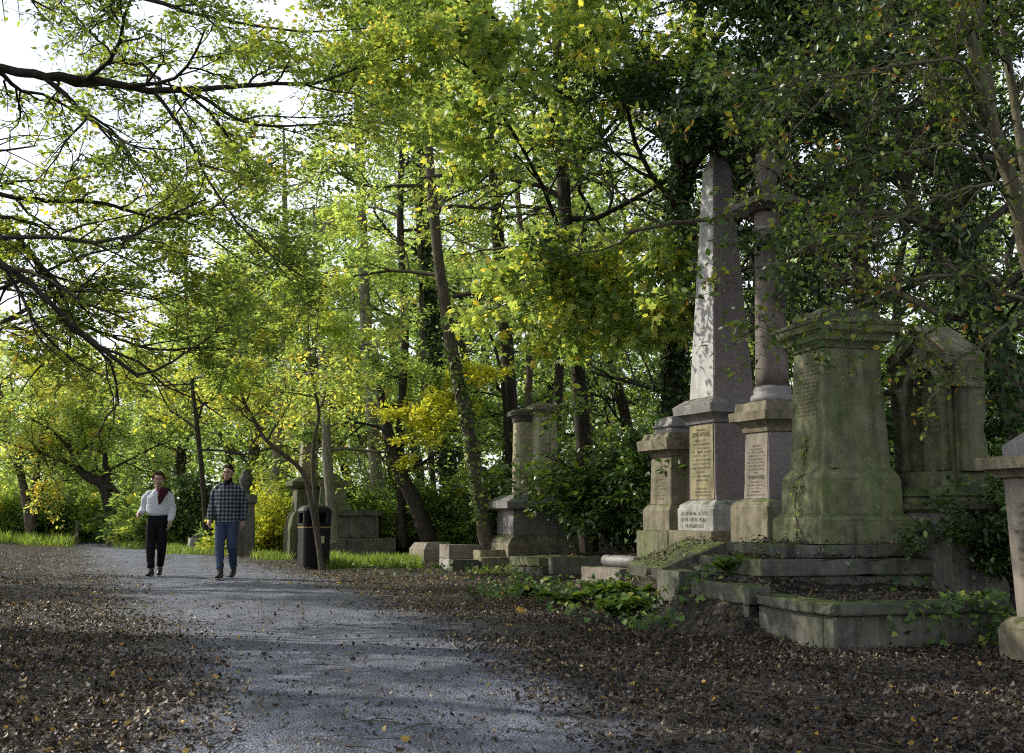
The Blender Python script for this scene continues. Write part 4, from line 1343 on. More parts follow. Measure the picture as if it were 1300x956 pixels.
trouser_bm(bm, .95, (0, 0), [[(-.085, 0, .90), (-.075, -.12, .50), (-.025, -.215, .17)], [(.09, 0, .90), (.09, -.02, .50), (.05, .235, .19)]], 1.03, [(.095, .105), (.072, .078), (.055, .058)])
fuse("jeans", bm, M["denim"], t, .010, 4, .007)
shoe("boot", t, (-.02, -.22, .085), (-.03, -.39, .055), M["leather"], M["sole"], .09)
shoe("boot", t, (.05, .245, .13), (.058, .08, .05), M["leather"], M["sole"], .10)
bm = bmesh.new()
for k in range(70):
    a = rh.uniform(0, 2 * math.pi); z_ = rh.uniform(-.25, 1)
    rr_ = math.sqrt(max(0, 1 - z_ * z_))
    x_, y_ = math.cos(a) * rr_, math.sin(a) * rr_
    if y_ < -.3 and z_ < .66: continue
    if z_ < .1 and y_ < .15: continue
    ball(bm, q(x_ * .076, .014 + y_ * .094, .034 + z_ * .088), rh.uniform(.018, .024), 8)
ball(bm, q(0, .02, .05), (.078, .092, .082), 16)
fuse("hair", bm, M["brown_hair"], t, .0075, 2)

# ------------------------------------------------------------------ woodland
def base_of(px, Y):
    x = (px - 650) / FPX * Y
    return np.array([x, Y, float(gz(x, Y)) - 0.03])


CF_HORN = dict(levels=3, nchild=[8, 8, 7, 0], angle=(0.5, 1.0), ratio=0.58, flat=0.4, up=-0.01, leaf_n=9, leaf=0.062, puff=0.08,
               nvar=0.55, leafflat=0.35, tvar=0.10, btint=0.10, bend=0.25, jit=0.2)
CF_SYC = dict(levels=3, nchild=[7, 7, 6, 0], angle=(0.5, 1.2), ratio=0.62, flat=0.7, up=0.0, leaf_n=7, leaf=0.12, puff=0.22,
              nvar=0.8, leafflat=0.6, tvar=0.17, btint=0.035, hang=0.5)
CF_EVER = dict(levels=3, nchild=[7, 7, 6, 0], angle=(0.5, 1.1), ratio=0.56, flat=0.8, up=0.02, leaf_n=34, leaf=0.085, puff=0.22,
               nvar=0.9, leafflat=0.8, tvar=0.13, btint=0.06, hang=0.3)
CF_BARE = dict(levels=3, nchild=[9, 6, 4, 0], angle=(0.4, 0.95), ratio=0.55, flat=0.6, up=0.0, leaf_n=2, leaf=0.06, puff=0.05,
               nvar=0.8, tvar=0.15, btint=0.1, bend=0.3, jit=0.28, inner=1)
CF_MID = dict(levels=3, nchild=[6, 6, 6, 0], angle=(0.5, 1.1), ratio=0.56, flat=0.6, up=0.02, leaf_n=20, leaf=0.10, puff=0.18,
              nvar=0.6, leafflat=0.6, tvar=0.11, btint=0.09, hang=0.3, rmin=0.004)
CF_FAR = dict(levels=3, nchild=[6, 6, 5, 0], angle=(0.5, 1.1), ratio=0.56, flat=0.7, up=0.03, leaf_n=17, leaf=0.125, puff=0.34,
              nvar=0.7, leafflat=0.7, tvar=0.12, btint=0.10, hang=0.25, rmin=0.006)


def cfg(base, **kw):
    d = dict(base); d.update(kw); return d


def limbs(T, pts, rr, cf, n, L, tb, f0=0.35, up=0.3, flatdir=None, taper=0.55):
    """main limbs off a trunk"""
    rng = T.rng
    for k in range(n):
        t = f0 + (1 - f0) * (k + rng.uniform(0, 1)) / n
        f = t * (len(pts) - 1); i = min(int(f), len(pts) - 2)
        q = pts[i] + (pts[i + 1] - pts[i]) * (f - i)
        a = k * 2.4 + rng.uniform(-.5, .5)
        d = np.array([math.cos(a), math.sin(a), up + rng.uniform(-.25, .35)])
        if flatdir is not None: d = d + flatdir
        T.grow(q, d, L * rng.uniform(.7, 1.15) * (1.1 - taper * (t - f0) / (1 - f0)), min(rr[i] * .5, .012 * L + .01), 1, cf, tb + rng.normal(0, .06))


# ---- the overhanging hornbeam at the left
T = Tree(11)
b0 = np.array([-6.9, 11.2, 0.1])
tp, tr = T.spline([b0 - [0, 0, .4], b0 + [0.05, 0, 1.5], b0 + [.1, .1, 3.2], b0 + [.0, .3, 5], b0 + [-.2, .4, 7.5], b0 + [.1, .4, 10]], [.42, .33, .29, .24, .16, .06], 14)
BOUGHS = [
    ([(-250, 95, 11.3), (-150, 62, 11.5), (0, 88, 11.8), (75, 97, 12), (190, 114, 12.3), (245, 113, 12.6), (330, 107, 13), (400, 105, 13.2), (455, 86, 13.6), (520, 72, 14)], .060, .008),
    ([(245, 115, 12.6), (300, 150, 12.7), (345, 160, 12.8), (410, 158, 13), (470, 165, 13.4)], .022, .006),
    ([(195, 116, 12.3), (235, 170, 12.2), (265, 230, 12.1), (300, 280, 12), (345, 325, 11.9), (385, 352, 11.9)], .022, .005),
    ([(-250, 215, 11.3), (-120, 232, 11.7), (0, 247, 12), (60, 255, 12.2), (130, 258, 12.5), (200, 277, 12.8), (262, 268, 13), (300, 240, 13.2), (350, 205, 13.5)], .034, .006),
    ([(-250, 240, 11.3), (-100, 245, 12), (5, 290, 12.4), (32, 312, 12.5), (60, 355, 12.5), (76, 385, 12.5), (108, 414, 12.6), (150, 430, 12.8), (200, 444, 13), (262, 440, 13.4), (330, 425, 13.8)], .045, .006),
    ([(-250, 470, 11.3), (-80, 395, 11.6), (0, 366, 12), (54, 346, 12.4), (120, 320, 12.6), (190, 315, 12.8), (270, 330, 13)], .030, .005),
    ([(-250, 500, 11.3), (-80, 440, 11.6), (0, 411, 12), (60, 378, 12.3), (110, 368, 12.6), (165, 372, 12.8), (230, 392, 13)], .032, .005),
    ([(-250, -100, 11.4), (-60, -60, 12), (120, -20, 13), (260, 20, 14), (390, 40, 15), (520, 30, 15.5)], .050, .006),
    ([(-250, -200, 11.4), (-60, -160, 11), (150, -110, 11), (330, -90, 11.3), (480, -60, 11.6)], .050, .006),
    ([(-250, -50, 11.2), (-260, -200, 9), (-240, -420, 7.5), (-100, -600, 6.6)], .050, .006),
    ([(-250, 20, 11.2), (-330, -150, 9.5), (-420, -400, 8), (-400, -700, 6)], .050, .006),
]
for bi, (pl, r0, r1) in enumerate(BOUGHS):
    pts, rr = T.spline(px_line(pl), np.linspace(r0, r1, len(pl)) , 9, 5, 0.15)
    Ltot = np.linalg.norm(np.diff(pts, axis=0), axis=1).sum()
    T.children(pts, rr, 2.3, 0, CF_HORN, .42, f0=.16, count=int(Ltot * (2.2 if bi < 7 else 1.4)), maxL=2.5)
limbs(T, tp, tr, cfg(CF_HORN, leaf=.07), 9, 3.5, .4, f0=.5)
t = thing("hornbeam_tree", "spreading tree reaching in from the left with long dark boughs and small olive leaves", "tree", b0)
T.build(t, M["bark_dark"], M["leaf_olive"], OVAL, b0)

# ---- sycamore with large green and yellow leaves
T = Tree(23)
b = base_of(748, 21)
pl = [(748, 700, 21), (738, 520, 20.8), (724, 350, 20.6), (713, 190, 20.5), (706, 20, 20.5), (700, -200, 20.5)]
pts, rr = T.spline(px_line(pl), [.17, .14, .125, .11, .08, .03], 9)
limbs(T, pts, rr, CF_SYC, 13, 3.7, .48, f0=.45, up=.2, flatdir=np.array([.3, 0, 0]))
for pl, r0 in (([(722, 330, 20.6), (690, 240, 19), (640, 150, 17), (600, 90, 15.5), (540, 60, 14.5)], .045),
               ([(735, 480, 20.8), (710, 400, 18.5), (690, 370, 17.5), (665, 350, 17)], .03),
               ([(715, 200, 20.5), (760, 100, 18), (790, 30, 16), (760, -40, 15)], .04),
               ([(730, 420, 20.6), (770, 370, 18), (800, 350, 16.8), (840, 380, 16.3)], .03),
               ([(712, 180, 20.5), (660, 60, 18), (590, 0, 16.5), (500, -20, 16)], .04)):
    p2, r2 = T.spline(px_line(pl), np.linspace(r0, .008, len(pl)), 7, 5, .1)
    T.children(p2, r2, 2.8, 0, CF_SYC, .56, f0=.2, count=13, maxL=1.9)
t = thing("sycamore_tree", "sycamore with big lobed leaves turning yellow in the upper middle, behind the holly bush", "tree", b)
T.build(t, M["bark_dark"], M["leaf_mid"], MAPLE, b)

# ---- dark evergreen trunk behind the obelisk
T = Tree(31)
b = base_of(852, 18)
pl = [(850, 700, 18), (853, 540, 18), (858, 400, 18), (862, 280, 18), (872, 160, 18), (885, 40, 18), (900, -150, 18)]
pts, rr = T.spline(px_line(pl), [.20, .17, .16, .15, .13, .10, .04], 10)
limbs(T, pts, rr, cfg(CF_EVER, leaf_n=24), 17, 3.4, .46, f0=.34, up=.25, flatdir=np.array([.35, 0, 0]))
for pl, r0 in (([(866, 230, 18), (930, 150, 17), (1000, 80, 16.5), (1090, 40, 16)], .06),
                              ([(866, 220, 18), (872, 180, 16.5), (884, 165, 15), (896, 172, 13.8)], .03),
               ([(880, 90, 18), (960, -10, 17), (1060, -60, 16), (1180, -70, 15.5)], .06)):
    p2, r2 = T.spline(px_line(pl), np.linspace(r0, .01, len(pl)), 8, 5, .1)
    T.children(p2, r2, 3, 0, CF_EVER, .4, f0=.15 if r0 > .031 else .6, count=16 if r0 > .031 else 5, maxL=3.0 if r0 > .031 else 1.1)
t = thing("evergreen_tree", "dark evergreen with black trunk wrapped in ivy directly behind the tall obelisk", "tree", b)
T.build(t, M["bark_dark"], M["leaf_dark"], OVAL, b, [T.ivy(pts, rr, 520, .085, .4, .0, .8, .14)])

# ---- ivy clad evergreen at the right behind the arched memorial
T = Tree(37)
b = base_of(1330, 13.5)
pl = [(1335, 800, 13.5), (1300, 560, 13.5), (1262, 440, 13.6), (1228, 350, 13.8), (1200, 220, 14), (1190, 60, 14), (1200, -200, 14)]
pts, rr = T.spline(px_line(pl), [.24, .20, .17, .15, .12, .10, .04], 10)
limbs(T, pts, rr, CF_EVER, 26, 3.9, .38, f0=.35, up=.25)
t = thing("evergreen_tree", "leaning ivy covered dark trunk with evergreen crown behind the arched memorial", "tree", b)
T.build(t, M["bark_mid"], M["leaf_dark"], OVAL, b, [T.ivy(pts, rr, 420, .085, .42, .1, .9, .10)])
T = Tree(38)
b = base_of(1110, 21)
pl = [(1110, 700, 21), (1100, 480, 21), (1090, 300, 21), (1085, 120, 21), (1080, -100, 21)]
pts, rr = T.spline(px_line(pl), [.2, .18, .15, .12, .05], 9)
limbs(T, pts, rr, CF_EVER, 20, 4.6, .48, f0=.12, up=.15)
t = thing("evergreen_tree", "evergreen tree standing behind the green pedestal tomb, its foliage framing the cap", "tree", b)
T.build(t, M["bark_dark"], M["leaf_dark"], OVAL, b)

M["bark_hawthorn"] = bark_mat("hawthorn_bark", (0.06, 0.05, 0.032), (0.17, 0.15, 0.10), 0.5)
# ---- nearly bare hawthorn at the right edge
T = Tree(41)
b = base_of(1352, 9.6)
S1, R1 = T.spline(px_line([(1356, 830, 9.6), (1340, 560, 9.6), (1318, 380, 9.6), (1290, 250, 9.5), (1262, 165, 9.4), (1238, 65, 9.3), (1203, -20, 9.2), (1180, -160, 9.2)]), [.11, .10, .085, .07, .055, .045, .035, .01], 10)
S2, R2 = T.spline(px_line([(1300, 285, 9.5), (1266, 180, 9.6), (1254, 90, 9.7), (1240, -20, 9.8), (1225, -160, 9.9)]), [.05, .042, .038, .03, .01], 9)
S3, R3 = T.spline(px_line([(1322, 400, 9.6), (1300, 210, 9.9), (1277, 60, 10.1), (1265, -60, 10.3)]), [.05, .042, .035, .015], 9)
for pl, r0 in (([(1258, 165, 9.4), (1226, 84, 9.2), (1175, 78, 9), (1132, 85, 8.9), (1076, 97, 8.8), (1033, 100, 8.7), (963, 113, 8.7), (910, 135, 8.7)], .020),
               ([(1290, 255, 9.5), (1259, 236, 9.2), (1208, 245, 9), (1156, 268, 8.9), (1113, 292, 8.8), (1052, 302, 8.7), (991, 330, 8.7), (930, 350, 8.8)], .018),
               ([(1318, 385, 9.6), (1269, 372, 9.2), (1240, 351, 9), (1179, 351, 8.8), (1132, 367, 8.7), (1085, 390, 8.7), (1029, 409, 8.7), (975, 428, 8.8)], .020),
               ([(1076, 97, 8.8), (1030, 140, 8.7), (985, 190, 8.7), (945, 240, 8.8)], .010),
               ([(1300, 290, 9.5), (1230, 190, 9.3), (1170, 190, 9.2), (1100, 200, 9.2), (1040, 225, 9.2)], .014),
               ([(1318, 380, 9.6), (1270, 420, 9.3), (1225, 450, 9.2), (1180, 445, 9.1)], .012),
               ([(1254, 90, 9.7), (1200, 30, 9.6), (1130, 10, 9.5), (1050, 25, 9.5)], .014),
               ([(1277, 60, 10.1), (1320, 10, 9.7), (1360, -20, 9.4)], .014)):
    p2, r2 = T.spline(px_line(pl), np.linspace(r0, .004, len(pl)), 7, 5, .3)
    Lt = np.linalg.norm(np.diff(p2, axis=0), axis=1).sum()
    T.children(p2, r2, 1.5, 0, CF_BARE, .5, f0=.08, count=int(Lt * 6), maxL=1.35)
for pp, r_ in ((S1, R1), (S2, R2), (S3, R3)):
    T.children(pp, r_, 1.5, 0, cfg(CF_BARE, leaf_n=4), .45, f0=.45, count=12, maxL=1.4)
t = thing("hawthorn_tree", "almost bare tree with pale leaning stems and fine twigs at the right edge", "tree", b)
T.build(t, M["bark_hawthorn"], M["leaf_hawthorn"], OVAL, b)

# ---- forked sapling by the litter bin
T = Tree(51)
b = base_of(409, 22.3)
s0, r0 = T.spline(px_line([(409, 724, 22.3), (405, 695, 22.3), (398, 655, 22.3), (389, 612, 22.3), (378, 592, 22.2), (352, 571, 22), (335, 555, 21.9), (318, 525, 21.8), (308, 505, 21.7), (302, 470, 21.6), (299, 430, 21.6), (292, 390, 21.6)]),
                  [.07, .058, .05, .046, .042, .04, .037, .034, .03, .026, .02, .008], 9)
s1, r1 = T.spline(px_line([(405, 697, 22.3), (402, 655, 22.4), (397, 600, 22.5), (399, 560, 22.5), (405, 525, 22.5), (398, 490, 22.4), (393, 455, 22.3), (391, 420, 22.2), (396, 370, 22)]),
                  [.05, .044, .038, .035, .032, .028, .024, .02, .008], 9)
CS = cfg(CF_MID, leaf=.085, leaf_n=13, flat=.4, nvar=.5)
for s, r, n in ((s0, r0, 11), (s1, r1, 11)):
    T.children(s, r, 2.2, 0, CS, .62, f0=.5, count=n, maxL=2.2)
t = thing("forked_sapling", "slender sapling forking into two bare stems directly in front of the litter bin", "tree", b)
T.build(t, M["bark_mid"], M["leaf_far"], OVAL, b)

# ---- individual trunks in the middle distance
def traced(seed, name, label, pl, radii, bark, leafm, tmpl, cf, n, L, tb, f0=.4, up=.2, ivy=None, extra=()):
    T = Tree(seed)
    Yb = pl[0][2]
    b = base_of(pl[0][0], Yb)
    p2, r2 = T.spline(px_line(pl), radii, 9)
    limbs(T, p2, r2, cf, n, L, tb, f0=f0, up=up)
    for e, er, ec, el in extra:
        p3, r3 = T.spline(px_line(e), np.linspace(er, .01, len(e)), 7, 5, .1)
        if ec: T.children(p3, r3, el, 0, cf, tb, f0=.25, count=ec, maxL=el)
    iv = [T.ivy(p2, r2, *ivy)] if ivy else None
    t = thing(name, label, "tree", b)
    T.build(t, M[bark], M[leafm], tmpl, b, iv)
    return t


traced(61, "pale_tree", "tall straight tree with pale grey trunk rising right of the forked sapling",
       [(484, 700, 31), (474, 560, 31), (464, 400, 31), (459, 270, 31), (455, 150, 31), (450, 0, 31), (446, -150, 31)], [.19, .16, .15, .14, .12, .10, .04],
       "bark_pale", "leaf_far", OVAL, CF_MID, 12, 3.4, .5, f0=.52)
traced(62, "leaning_tree", "tall trunk with one pale sunlit edge curving up left of the chest tomb",
       [(620, 700, 23.5), (610, 640, 23.5), (595, 545, 23.5), (576, 455, 23.5), (562, 370, 23.5), (549, 250, 23.5), (540, 110, 23.5), (534, -60, 23.5)], [.165, .15, .135, .125, .115, .10, .08, .04],
       "bark_mid", "leaf_far", OVAL, CF_MID, 10, 3.2, .55, f0=.55, ivy=(160, .09, .75, .1, .45, .05))
traced(63, "dark_tree", "straight dark trunk crossing the bright gap above the yellow hazel",
       [(655, 700, 28), (648, 520, 28), (640, 400, 28), (632, 300, 28), (626, 180, 28), (622, 60, 28), (618, -100, 28)], [.20, .175, .165, .15, .135, .11, .05],
       "bark_dark", "leaf_far", OVAL, CF_MID, 11, 3.4, .5, f0=.52)
traced(64, "leaning_tree", "short dark trunk slanting left behind the ledger tomb and coped stone",
       [(547, 695, 27.5), (528, 640, 27.6), (504, 590, 27.8), (486, 520, 28), (476, 440, 28)], [.20, .18, .16, .12, .05],
       "bark_dark", "leaf_far", OVAL, CF_MID, 10, 2.6, .45, f0=.4)
traced(65, "ivy_tree", "trunk thickly wrapped in ivy behind the yellow hazel spray",
       [(580, 700, 31), (570, 600, 31), (556, 500, 31), (548, 420, 31), (540, 300, 31), (536, 150, 31)], [.24, .22, .2, .18, .14, .06],
       "bark_dark", "leaf_far", OVAL, CF_MID, 9, 3.0, .45, f0=.55, ivy=(420, .11, .4, 0, 1, .14))
traced(66, "pale_tree", "slim pale trunk high between the dark trunk and the sycamore",
       [(752, 700, 35), (745, 500, 35), (738, 330, 35), (733, 220, 35), (732, 100, 35), (730, -60, 35)], [.24, .21, .19, .18, .15, .06],
       "bark_pale", "leaf_far", OVAL, CF_MID, 11, 3.2, .55, f0=.5)
traced(67, "pale_tree", "greenish pale trunk just right of the litter bin",
       [(424, 690, 26.8), (420, 640, 26.8), (416, 590, 26.8), (412, 500, 27), (404, 380, 27), (398, 260, 27)], [.14, .12, .11, .10, .08, .03],
       "bark_pale", "leaf_far", OVAL, CF_MID, 12, 3, .6, f0=.42)
traced(68, "twisted_tree", "old dark tree with a crooked bough near where the path turns, left of the walkers",
       [(146, 690, 41), (143, 660, 41), (139, 638, 41), (130, 614, 41), (114, 607, 41), (97, 592, 41), (86, 560, 41)], [.30, .26, .23, .20, .16, .12, .04],
       "bark_dark", "leaf_far", OVAL, CF_FAR, 7, 3.4, .6, f0=.5, up=.5,
       extra=(([(133, 618, 41), (146, 622, 40.6), (160, 648, 40.2), (174, 684, 40)], .12, 2, 1.5), ([(138, 630, 41), (134, 590, 41), (128, 540, 41), (134, 480, 41)], .14, 9, 3.2)))
traced(69, "coppiced_tree", "many stemmed pale tree standing at the far left edge of the path",
       [(38, 690, 42), (37, 661, 42), (26, 600, 42), (14, 560, 42), (0, 500, 42), (-10, 440, 42)], [.20, .17, .14, .11, .08, .03],
       "bark_mid", "leaf_far", OVAL, CF_FAR, 8, 3.2, .66, f0=.45, up=.4,
       extra=(([(40, 672, 42), (45, 620, 41.8), (54, 560, 41.6), (70, 500, 41.4), (80, 455, 41.2)], .16, 9, 3), ([(43, 660, 42), (50, 632, 41.4), (68, 588, 41), (100, 524, 40.6)], .12, 7, 2.8)))
traced(72, "slim_tree", "thin dark stem between the pale straight trunk and the leaning trunk",
       [(512, 695, 28), (508, 560, 28), (514, 420, 28), (508, 280, 28), (512, 120, 28), (506, -60, 28)], [.12, .10, .095, .085, .07, .03],
       "bark_dark", "leaf_far", OVAL, CF_MID, 9, 3, .55, f0=.55)
traced(73, "slim_tree", "thin dark stem rising just left of the sycamore above the chest tomb",
       [(700, 690, 27), (706, 560, 27), (712, 420, 27), (717, 300, 27), (714, 170, 27), (722, 0, 27), (720, -120, 27)], [.13, .12, .11, .10, .09, .07, .03],
       "bark_dark", "leaf_far", OVAL, CF_MID, 9, 3, .6, f0=.55)
traced(74, "slim_tree", "slender pale stem left of the forked sapling, straight up into the canopy",
       [(345, 690, 33), (352, 560, 33), (358, 430, 33), (362, 300, 33), (360, 160, 33)], [.13, .12, .10, .09, .03],
       "bark_pale", "leaf_far", OVAL, CF_MID, 9, 3, .6, f0=.5)
traced(75, "slim_tree", "slender grey stem with small twigs just left of the leaning trunk",
       [(556, 690, 30), (548, 590, 30), (538, 460, 30), (533, 330, 30), (526, 200, 30), (522, 60, 30)], [.085, .075, .07, .06, .05, .02],
       "bark_mid", "leaf_far", OVAL, CF_MID, 8, 2.6, .6, f0=.55)
traced(76, "slim_tree", "slender stem leaning right between the dark trunk and the thin stem",
       [(662, 690, 26), (668, 560, 26), (672, 450, 26), (664, 330, 26), (656, 230, 26), (650, 100, 26)], [.10, .09, .08, .07, .06, .02],
       "bark_mid", "leaf_far", OVAL, CF_MID, 8, 2.6, .6, f0=.55)
# hazel with a bright yellow spray
traced(70, "hazel_tree", "young hazel with a bright yellow spray of leaves left of the chest tomb pillars",
       [(648, 700, 27), (646, 600, 27), (640, 500, 27), (628, 440, 27), (610, 400, 27)], [.07, .06, .05, .035, .01],
       "bark_dark", "leaf_yellow", OVAL, cfg(CF_MID, levels=2, leaf=.11, leaf_n=16, flat=.3, nvar=.5, puff=.12), 3, 1.2, .45, f0=.7,
       extra=(([(642, 505, 27), (600, 498, 26.5), (560, 516, 26), (505, 530, 25.8)], .022, 16, 1.5), ([(640, 500, 27), (612, 480, 26.8), (585, 500, 26.5), (545, 545, 26.2), (512, 580, 26)], .018, 14, 1.3),
              ([(640, 505, 27), (624, 478, 26.8), (596, 478, 26.4)], .015, 9, 1.2)))
# young tree with orange leaves arching over the path
traced(71, "maple_tree", "young tree with yellow and orange leaves arching above the walkers",
       [(262, 690, 34), (258, 620, 34), (250, 540, 34), (240, 450, 34), (236, 330, 33), (240, 230, 32)], [.085, .075, .07, .06, .05, .02],
       "bark_dark", "leaf_yellow", OVAL, cfg(CF_FAR, leaf=.12), 15, 3.6, .35, f0=.3, up=.15)

# ---- prototypes for trees further back; each copy is its own tree
def proto(seed, H, spread, nl, tb, leafm, bark, leaf=.14, f0=.22, L=None):
    T = Tree(seed)
    rng = T.rng
    pts = [np.array([0, 0, -.3])]
    for k in range(1, 7):
        pts.append(np.array([rng.normal(0, .22) * k ** .5, rng.normal(0, .22) * k ** .5, H * k / 6]))
    p2, r2 = T.spline(pts, [.24, .2, .18, .15, .12, .08, .02], 8)
    limbs(T, p2, r2, cfg(CF_FAR, leaf=leaf), nl, spread, tb, f0=f0, up=.2)
    return T, leafm, bark


PROTO = []
for k, (seed, H, sp, nl, tb, lm, bk) in enumerate(((81, 9.5, 3.2, 18, .48, "leaf_far", "bark_mid"), (82, 12, 3.6, 20, .32, "leaf_far", "bark_dark"), (83, 6.5, 2.8, 15, .56, "leaf_far", "bark_mid"))):
    PROTO.append(proto(seed, H, sp, nl, tb, lm, bk))
SPOTS = [  # px, Y, prototype, scale, label
    (-70, 46, 0, .95, "pale green tree at the far left edge beyond the coppiced tree"),
    (8, 52, 2, 1.1, "low yellow green tree behind the coppiced tree at far left"),
    (75, 55, 2, 1.15, "low bright tree between the coppiced tree and the twisted tree"),
    (118, 58, 0, .8, "small green tree behind the crooked bough of the twisted tree"),
    (170, 50, 0, .88, "green tree rising behind the left walker's head"),
    (205, 60, 1, .80, "darker tree further off behind the left walker"),
    (232, 44, 2, 1.25, "yellowish tree between the two walkers' heads"),
    (285, 47, 0, 1.05, "leafy tree behind the man in the checked shirt"),
    (330, 40, 0, 1.0, "green tree just right of the man in the checked shirt"),
    (352, 55, 1, 1.0, "tall dark tree behind the leaning stem of the forked sapling"),
    (385, 38, 2, 1.2, "bright tree behind the distant pink obelisk"),
    (432, 42, 1, .95, "tall tree between the litter bin and the pale straight trunk"),
    (500, 40, 0, 1.1, "sunlit tree behind the slanting dark trunk"),
    (520, 52, 1, 1.1, "tall tree in the distance above the yellow hazel spray"),
    (598, 38, 0, 1.0, "green tree seen between the leaning trunk and the dark trunk"),
    (640, 48, 1, 1.05, "tall distant tree behind the straight dark trunk"),
    (690, 36, 1, .85, "shaded tree directly behind the chest tomb pillars"),
    (705, 50, 0, 1.1, "distant bright tree seen above the chest tomb pillars"),
    (780, 34, 1, .9, "tree rising behind the holly bush"),
    (800, 46, 0, 1.1, "bright distant tree left of the obelisk and evergreen trunk"),
    (940, 32, 1, .95, "tree filling the gap between obelisk and column"),
    (1010, 38, 0, 1.1, "green tree seen right of the column shaft"),
    (1160, 30, 1, .9, "tree between the green pedestal tomb and the arched memorial"),
    (1230, 36, 0, 1.1, "sunlit tree behind the gabled roof of the arched memorial"),
    (1320, 27, 1, .85, "tree at the right edge behind the leaning pedestal"),
    (-900, 11, 1, .8, "tall unseen tree shading the foreground from far outside the left edge"),  # out of view, placed for the shade it throws on the foreground
    (-400, 20, 0, 1.0, "unseen tree shading the path from outside the left edge"),  # out of view, placed for its shade across the path
]
first = {}
rg = random.Random(5)
for px, Y, k, s, lab in SPOTS:
    b = base_of(px, Y)
    if k not in first:
        T, lm, bk = PROTO[k]
        t = thing("woodland_tree", lab, "tree", b, rg.uniform(0, 6), "trees of the wood behind the graves")
        T.build(t, M[bk], M[lm], DIAM, (0, 0, 0))
        t.scale = (s, s, s)
        first[k] = t
    else:
        copy_tree(first[k], b, rg.uniform(0, 6), (s * rg.uniform(.9, 1.1), s * rg.uniform(.9, 1.1), s), lab)

# ---- bushes
def bush(seed, H, W, n, cf, tb):
    T = Tree(seed)
    for k in range(n):
        a = k * 2.4; r = .12 * W * math.sqrt(k / n)
        d = np.array([math.cos(a) * W * .5, math.sin(a) * W * .5, H * T.rng.uniform(.35, 1.0)])
        T.grow(np.array([r * math.cos(a), r * math.sin(a), -.05]), d, np.linalg.norm(d) * T.rng.uniform(.6, .95), .025, 1, cf, tb + T.rng.normal(0, .06))
    return T


T = bush(91, 2.9, 1.15, 22, cfg(CF_EVER, leaf=.085, leaf_n=30, nvar=1.0, ratio=.38), .46)
b = base_of(826, 20.6)
t = thing("holly_bush", "dense dark glossy holly bush between the chest tomb and the small pedestal", "bush", b)
T.build(t, M["bark_dark"], M["leaf_dark"], OVAL, b * 0, trunk_name="stems", crown_name="foliage")
BUSH = {}
for k, (seed, H, W, n, tb, lm, leaf) in {"green": (92, 2.4, 2.6, 20, .42, "leaf_mid", .11), "bright": (93, 2.0, 2.6, 18, .62, "leaf_far", .12), "dark": (94, 2.3, 2.4, 20, .5, "leaf_dark", .10)}.items():
    BUSH[k] = (bush(seed, H, W, n, cfg(CF_MID, leaf=leaf, leaf_n=24, nvar=.8, puff=.2), tb), lm)
BS = [
    (-40, 44, "bright", 1.3, "bright bush at the far left edge of the wood"),
    (15, 47, "bright", 1.2, "sunlit bush behind the coppiced tree's stems"),
    (80, 46, "green", 1.3, "green bush left of the short stone post"),
    (112, 49, "bright", 1.1, "dark bush beneath the crooked bough"),
    (165, 45, "green", 1.2, "green bush behind the pale rounded headstone"),
    (205, 40, "dark", 1.0, "dark bush directly behind the left walker"),
    (232, 38, "green", 1.1, "leafy bush behind the broken headstone"),
    (272, 37, "dark", 1.15, "dark green bush left of the checked shirt"),
    (335, 31, "yellow", .95, "bush with yellow autumn leaves right of the checked shirt"),
    (352, 34, "green", 1.2, "green bush left of the distant pedestal"),
    (405, 34, "green", 1.1, "bush behind the litter bin and distant obelisk"),
    (440, 33, "dark", 1.1, "dark bush behind the mossy ledger tomb"),
    (470, 31, "dark", .9, "shaded bush at the foot of the pale straight trunk"),
    (515, 29, "green", .85, "bush at the foot of the slanting dark trunk"),
    (560, 30, "dark", .9, "dark bush under the yellow hazel spray"),
    (595, 29, "green", .9, "bush at the foot of the leaning trunk"),
    (640, 30, "green", 1.1, "bush behind the left end of the chest tomb"),
    (700, 27, "dark", 1.2, "dark bush behind the chest tomb pillars"),
    (752, 27.5, "dark", 1.3, "dark bush filling behind the holly"),
    (825, 21, "dark", 1.2, "dark bush between the holly and the obelisk pedestal"),
    (890, 19, "dark", 1.0, "dark bush in the gap behind the obelisk pedestal"),
    (960, 18, "dark", 1.0, "dark bush behind the column pedestal"),
    (1010, 19, "green", 1.0, "bush behind the left edge of the green tomb"),
    (1105, 16, "dark", 1.1, "dark bush right behind the green tomb"),
    (1146, 11.9, "dark", .60, "dark bush between the green tomb and the arched memorial"),
    (1266, 10.6, "dark", .55, "bush between the arched memorial and the leaning pedestal"),
    (1300, 15, "dark", 1.2, "dark bush behind the leaning pedestal at right"),
]
BUSH["yellow"] = (bush(95, 2.1, 2.0, 18, cfg(CF_MID, leaf=.11, leaf_n=14, nvar=.7, puff=.16), .3), "leaf_yellow")
first = {}
for px, Y, k, s, lab in BS:
    b = base_of(px, Y)
    if k not in first:
        T, lm = BUSH[k]
        t = thing("bush", lab, "bush", b, rg.uniform(0, 6), "bushes along the edge of the wood")
        T.build(t, M["bark_dark"], M[lm], OVAL if k != "bright" else DIAM, (0, 0, 0), trunk_name="stems", crown_name="foliage")
        t.scale = (s, s, s)
        first[k] = t
    else:
        copy_tree(first[k], b, rg.uniform(0, 6), (s * rg.uniform(.85, 1.2), s * rg.uniform(.85, 1.2), s), lab)

